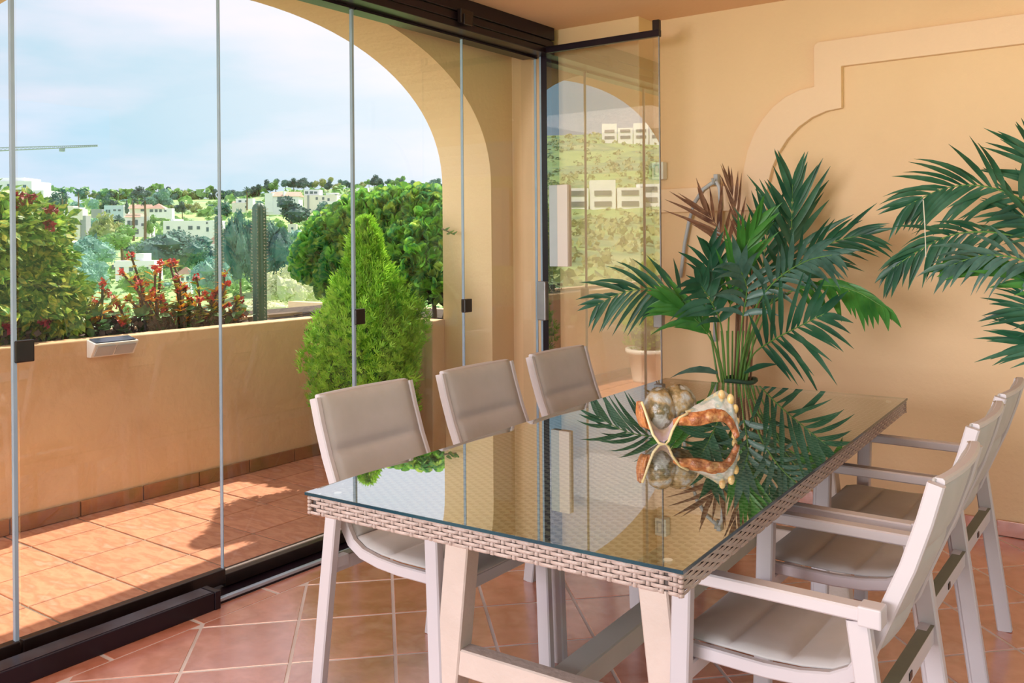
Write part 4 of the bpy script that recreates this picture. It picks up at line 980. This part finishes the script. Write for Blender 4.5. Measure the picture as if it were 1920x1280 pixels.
def cypress(u, vt, vb, wpx, d, label):
    p = at(u, vb, d); k = d/FPX; h = (vb-vt)*k; r = wpx/2*k; t = thing('cypress', label, 'cypress', p); g = G(); b0 = Vector(p)
    g.lathe([(r*.5, 0), (r, h*.15), (r*.9, h*.45), (r*.5, h*.8), (r*.02, h)], b0, 8)
    for j in range(90):
        q = random.random(); a = random.uniform(0, 6.28); rr = r*np.interp(q, [0, .15, .45, .8, 1], [.6, 1.05, .95, .55, .1]); c = b0+Vector((rr*math.cos(a), rr*math.sin(a), h*q)); X, Y, Z = frame_from(Vector((0, 0, 1)), rv()); g.add([c-X*r*.3, c+Y*r*.6, c+X*r*.3], [(0, 1, 2)])
    g.out('foliage', TR[4], t)
    G().tube([b0-Vector((0, 0, h*.1)), b0+Vector((0, 0, h*.2))], r*.25, 6).out('trunk', BARK, t)
cypress(238, 376, 400, 7, 190, 'dark slim cypress between the white houses'); cypress(217, 430, 462, 6, 115, 'dark slim cypress right of the olive-gold tree'); cypress(810, 344, 362, 7, 350, 'dark cypress on the skyline near the arch pillar')

# houses
def house(d, rects, label, name='house', cat='house', slope=None, roofs=(), wins=(), depth=None, wallm=FARW):
    """rects: (u0,u1,vt,vb,material or None) wall blocks as seen, wins: (u,v,w,h), roofs: (u0,u1,vtop,veave,kind)"""
    u0, u1, vt, vb = rects[0][:4]; k = d/FPX; b = at((u0+u1)/2, vb, d); t = thing(name, label, cat, b)
    dep = (depth or (u1-u0)*.55)*k
    def blk(g, u0, u1, vt, vb, f=0, bk=None):
        a = at(u0, vt, d); c = at(u1, vb, d); A = Vector((a.x, a.y, 0)); C = Vector((c.x, c.y, 0)); fr = Vector((_F.x, _F.y, 0)); bk_ = dep if bk is None else bk
        z1, z0 = a.z, c.z
        q = [A+fr*f, C+fr*f, C+fr*bk_, A+fr*bk_]; g.add([(x.x, x.y, z0) for x in q]+[(x.x, x.y, z1) for x in q], [(0, 3, 2, 1), (4, 5, 6, 7), (0, 1, 5, 4), (1, 2, 6, 5), (2, 3, 7, 6), (3, 0, 4, 7)]); return g
    for i, r in enumerate(rects):
        m = r[4] if len(r) > 4 and r[4] else wallm
        blk(G(), *r[:3], r[3]+6, f=(r[5]*k if len(r) > 5 else 0)).out('wall', m, t)
    for (a, b_, vt_, ve, kind) in roofs:
        g = G(); p0, p1 = at(a, ve, d), at(b_, ve, d); zt = at(a, vt_, d).z; fr = Vector((_F.x, _F.y, 0)); ov = -2*k
        P = [p0+fr*ov, p1+fr*ov, p1+fr*(dep*1.05), p0+fr*(dep*1.05)]
        if kind == 'hip':
            c = (P[0]+P[2])/2; c.z = zt; g.add(P+[c], [(0, 1, 4), (1, 2, 4), (2, 3, 4), (3, 0, 4), (3, 2, 1, 0)])
        else:
            e = (p1-p0)*.03; r0, r1 = p0+fr*(dep/2)+e, p1+fr*(dep/2)-e; r0.z = r1.z = zt; g.add(P+[r0, r1], [(0, 1, 5, 4), (2, 3, 4, 5), (1, 2, 5), (3, 0, 4), (3, 2, 1, 0)])
        g.out('roof', ROOF if kind != 'grey' else FARG, t)
    wmesh = []
    for (u, v, w, h) in wins:
        o = blk(G(), u-w/2, u+w/2, v-h/2, v+h/2, f=-.6*k, bk=.3*k).out('window', FARWIN, t)
    return t
house(270, [(-70, 60, 340, 398), (60, 80, 356, 398, None, 4), (-70, 40, 333, 342, None, 10)], 'white terraced apartment block on the skyline at the far left', 'apartment_block', 'apartment block', wins=[(-40, 352, 16, 8), (-10, 350, 12, 7), (17, 348, 7, 6), (46, 349, 6, 5), (10, 372, 9, 7), (45, 372, 8, 6), (68, 366, 8, 6), (-30, 372, 14, 7)])
house(135, [(108, 150, 389, 468, FARB), (150, 160, 404, 466, FARG, 3), (112, 136, 386, 391, FARB, 4), (136, 154, 392, 406, FARB, 2), (158, 190, 440, 468, FARB, 12)], 'tall cream building with a grey shaded side in the left valley', 'building', 'building', wins=[(128, 398, 22, 2), (144, 393, 9, 3), (115, 408, 3, 2), (131, 436, 14, 2.5), (120, 437, 6, 3), (141, 424, 5, 3)])
house(190, [(195, 231, 385, 405, FARBLUE), (168, 188, 392, 402, FARG, 6), (231, 236, 386, 404, FARW)], 'flat-roofed pale blue house above the arched villa', wins=[(200, 396, 3, 6), (205, 396, 3, 6), (215, 394, 5, 3), (224, 394, 5, 3)])
house(150, [(234, 280, 406, 438), (234, 262, 402, 410, FARB, 5), (262, 281, 424, 438, None, -4)], 'two-storey white villa with arched openings behind two slim palms', 'villa', 'villa', roofs=[(233, 263, 400, 407, 'gable')], wins=[(242, 418, 6, 9), (249, 419, 5, 10), (256, 417, 5, 10), (252, 434, 16, 9), (272, 421, 14, 5), (276, 434, 5, 5), (267, 434, 5, 6)])
house(185, [(243, 280, 390, 402, FARB), (280, 310, 390, 402), (308, 320, 390, 404, None, 6)], 'long white house with a faded clay roof behind the slim palms', roofs=[(240, 282, 383, 391, 'gable'), (278, 310, 381, 391, 'hip')], wins=[(284, 395, 6, 5), (293, 395, 5, 5), (301, 395, 5, 5), (310, 395, 4, 4), (268, 394, 8, 4)])
house(130, [(306, 404, 414, 446), (318, 325, 410, 416, FARW, 4), (392, 406, 414, 446, FARW, -2)], 'long white flat-roofed building in the middle of the hillside', 'building', 'building', wins=[(315, 427, 6, 6), (336, 427, 5, 5), (357, 427, 8, 7), (372, 427, 6, 6), (388, 418, 3, 4), (393, 418, 3, 4), (398, 418, 3, 4), (390, 430, 6, 8), (317, 436, 4, 4)])
house(105, [(385, 424, 462, 500, FARBLUE), (381, 428, 457, 464, FARW, -4)], 'grey-roofed pavilion building left of the cactus', 'pavilion', 'pavilion', roofs=[(380, 428, 440, 458, 'hip')], wins=[(400, 474, 20, 8), (417, 480, 6, 14)])
house(62, [(216, 290, 492, 520), (252, 268, 475, 494, None, 5), (214, 290, 489, 494, None, -2)], 'white arched house low in the valley behind the red flowers', 'villa', 'villa', wins=[(228, 503, 8, 11), (246, 503, 8, 11), (212, 500, 5, 8), (275, 505, 7, 9)])
house(250, [(497, 560, 368, 396), (497, 512, 362, 392, None, -2), (530, 533, 358, 368)], 'white two-storey house with a clay roof above the cactus', roofs=[(503, 562, 359, 368, 'gable')], wins=[(509, 372, 5, 5), (522, 373, 4, 8), (526, 373, 4, 8), (538, 374, 3, 8), (542, 374, 3, 8), (546, 374, 3, 8), (509, 384, 5, 5), (522, 385, 5, 6)])
house(270, [(569, 632, 366, 392, FARB), (568, 598, 355, 366, FARW, 8), (576, 580, 366, 390, FARG, -1), (600, 640, 378, 392, FARW, -3)], 'long cream building on the ridge right of the clay-roofed house', 'building', 'building', wins=[(575, 361, 6, 5), (584, 361, 6, 5), (592, 361, 6, 4), (594, 372, 4, 5), (606, 372, 4, 5), (616, 374, 4, 5), (612, 386, 4, 4), (622, 386, 4, 4)])
house(330, [(618, 662, 364, 384, FARB), (610, 632, 361, 370, FARW, 5)], 'cream house on the ridge left of the second glass joint', wins=[(640, 370, 3, 4), (650, 370, 3, 4), (630, 366, 4, 3)])
house(300, [(668, 690, 352, 386), (684, 706, 366, 386, FARW, -2)], 'tall white arched villa on the ridge right of the second glass joint', 'villa', 'villa', wins=[(679, 359, 3, 6), (673, 371, 5, 4), (681, 371, 5, 4), (672, 378, 4, 7), (682, 381, 3, 5), (690, 373, 4, 5)])
house(240, [(641, 664, 392, 406, FARBLUE)], 'pale blue house with a clay roof peeping over the round-leaved bush', roofs=[(639, 690, 384, 392, 'gable')], wins=[(645, 394, 4, 5), (654, 394, 4, 5)])
house(340, [(700, 735, 364, 378, FARB), (712, 724, 358, 366, FARW, 4), (738, 744, 357, 366)], 'cream houses on the ridge above the conifer', roofs=[(699, 722, 362, 366, 'gable')], wins=[(716, 373, 4, 3), (726, 371, 4, 4), (706, 372, 4, 4)])
house(280, [(442, 474, 372, 386), (436, 460, 380, 392, FARB, -4)], 'low white house just left of the cactus top', roofs=[(434, 462, 377, 381, 'gable')], wins=[(450, 377, 5, 3), (462, 377, 5, 3), (460, 388, 8, 4)])
house(48, [(336, 358, 513, 545)], 'small pavilion with a pointed tiled roof behind the red flowers', 'pavilion', 'pavilion', roofs=[(328, 366, 500, 514, 'hip')], wins=[(342, 522, 5, 8), (352, 522, 5, 8)])
house(190, [(540, 556, 420, 436, FARB), (578, 606, 414, 432, FARB)], 'pink-tinged houses half hidden left of the round-leaved bush', roofs=[(575, 600, 408, 415, 'gable')], wins=[(548, 428, 4, 4), (585, 422, 4, 4)])
# the white terraced buildings on the slope mirrored in the folded glass
def terr_pt(az, d): a = math.radians(az); return Vector((math.sin(a)*d, math.cos(a)*d, terr_z(d, az)))
def dist_at(az, v):
    d = 100
    while vprof(d, az) > v and d < 430: d += 2
    return d
for az, vv, n, lab in ((-147.7, 388, 3, 'white terraced housing row on the slope, seen mirrored in the folded glass'), (-152.4, 384, 3, 'white balconied block on the slope, seen mirrored in the folded glass'), (-150.5, 268, 4, 'white villas high on the slope, seen mirrored in the folded glass')):
    d = dist_at(az, vv)
    b = terr_pt(az, d); t = thing('building', lab, 'building', b); rr = Vector((math.cos(math.radians(az)), -math.sin(math.radians(az)), 0)); ff = Vector((math.sin(math.radians(az)), math.cos(math.radians(az)), 0))
    for k in range(n):
        g = G(); c = b+rr*((k-n/2)*7); h = 6+2*(k % 2)
        q = [c-rr*3.3-ff*3, c+rr*3.3-ff*3, c+rr*3.3+ff*4, c-rr*3.3+ff*4]; g.add([(p.x, p.y, b.z-3) for p in q]+[(p.x, p.y, b.z+h) for p in q], [(0, 3, 2, 1), (4, 5, 6, 7), (0, 1, 5, 4), (1, 2, 6, 5), (2, 3, 7, 6), (3, 0, 4, 7)]); g.out('wall', FARW, t)
        for z in (1.2, 4):
            g = G(); q = [c-rr*2.2-ff*3.2, c+rr*2.2-ff*3.2, c+rr*2.2-ff*2.9, c-rr*2.2-ff*2.9]; g.add([(p.x, p.y, b.z+z) for p in q]+[(p.x, p.y, b.z+z+1.3) for p in q], [(0, 3, 2, 1), (4, 5, 6, 7), (0, 1, 5, 4), (1, 2, 6, 5), (2, 3, 7, 6), (3, 0, 4, 7)]); g.out('window', FARWIN, t)
# tower crane at the far left
d = 230; k = d/FPX
cr_ = thing('tower_crane', 'pale tower crane whose long jib reaches across the sky at far left', 'crane', at(-90, 400, d))
CRM = mat('grey_crane_steel', (.42, .46, .46), .6, (.36, .40, .41), 2)
a, b = at(-120, 288, d), at(183, 274, d); g = G(); up = Vector((0, 0, 1.1)); sd_ = Vector((_F.x, _F.y, 0))*.6
for off in (Vector(), sd_, sd_*.5+up): g.tube([a+off, b+off*.25], .12, 5)
for i in range(40):
    p, q = a.lerp(b, i/40), a.lerp(b, (i+.5)/40); r = a.lerp(b, (i+1)/40); f = 1-.75*i/40; g.tube([p, q+(sd_*.5+up)*f], .05, 4); g.tube([q+(sd_*.5+up)*f, r+sd_*f], .05, 4)
g.out('jib', CRM, cr_)
g = G(); m0 = at(-90, 410, d); m1 = at(-90, 262, d)
for dx, dy in ((-.7, -.7), (.7, -.7), (.7, .7), (-.7, .7)): g.tube([m0+Vector((dx, dy, 0)), m1+Vector((dx*.6, dy*.6, 0))], .14, 5)
for i in range(16): p, q = m0.lerp(m1, i/16), m0.lerp(m1, (i+1)/16); g.tube([p+Vector((-.7, -.7, 0)), q+Vector((.7, -.7, 0))], .07, 4); g.tube([p+Vector((.7, .7, 0)), q+Vector((-.7, .7, 0))], .07, 4)
g.out('mast', CRM, cr_)
c = a.lerp(b, .78); G().box((c.x-.5, c.y-.5, c.z-.9), (c.x+.5, c.y+.5, c.z-.1)).out('trolley', CRM, cr_)
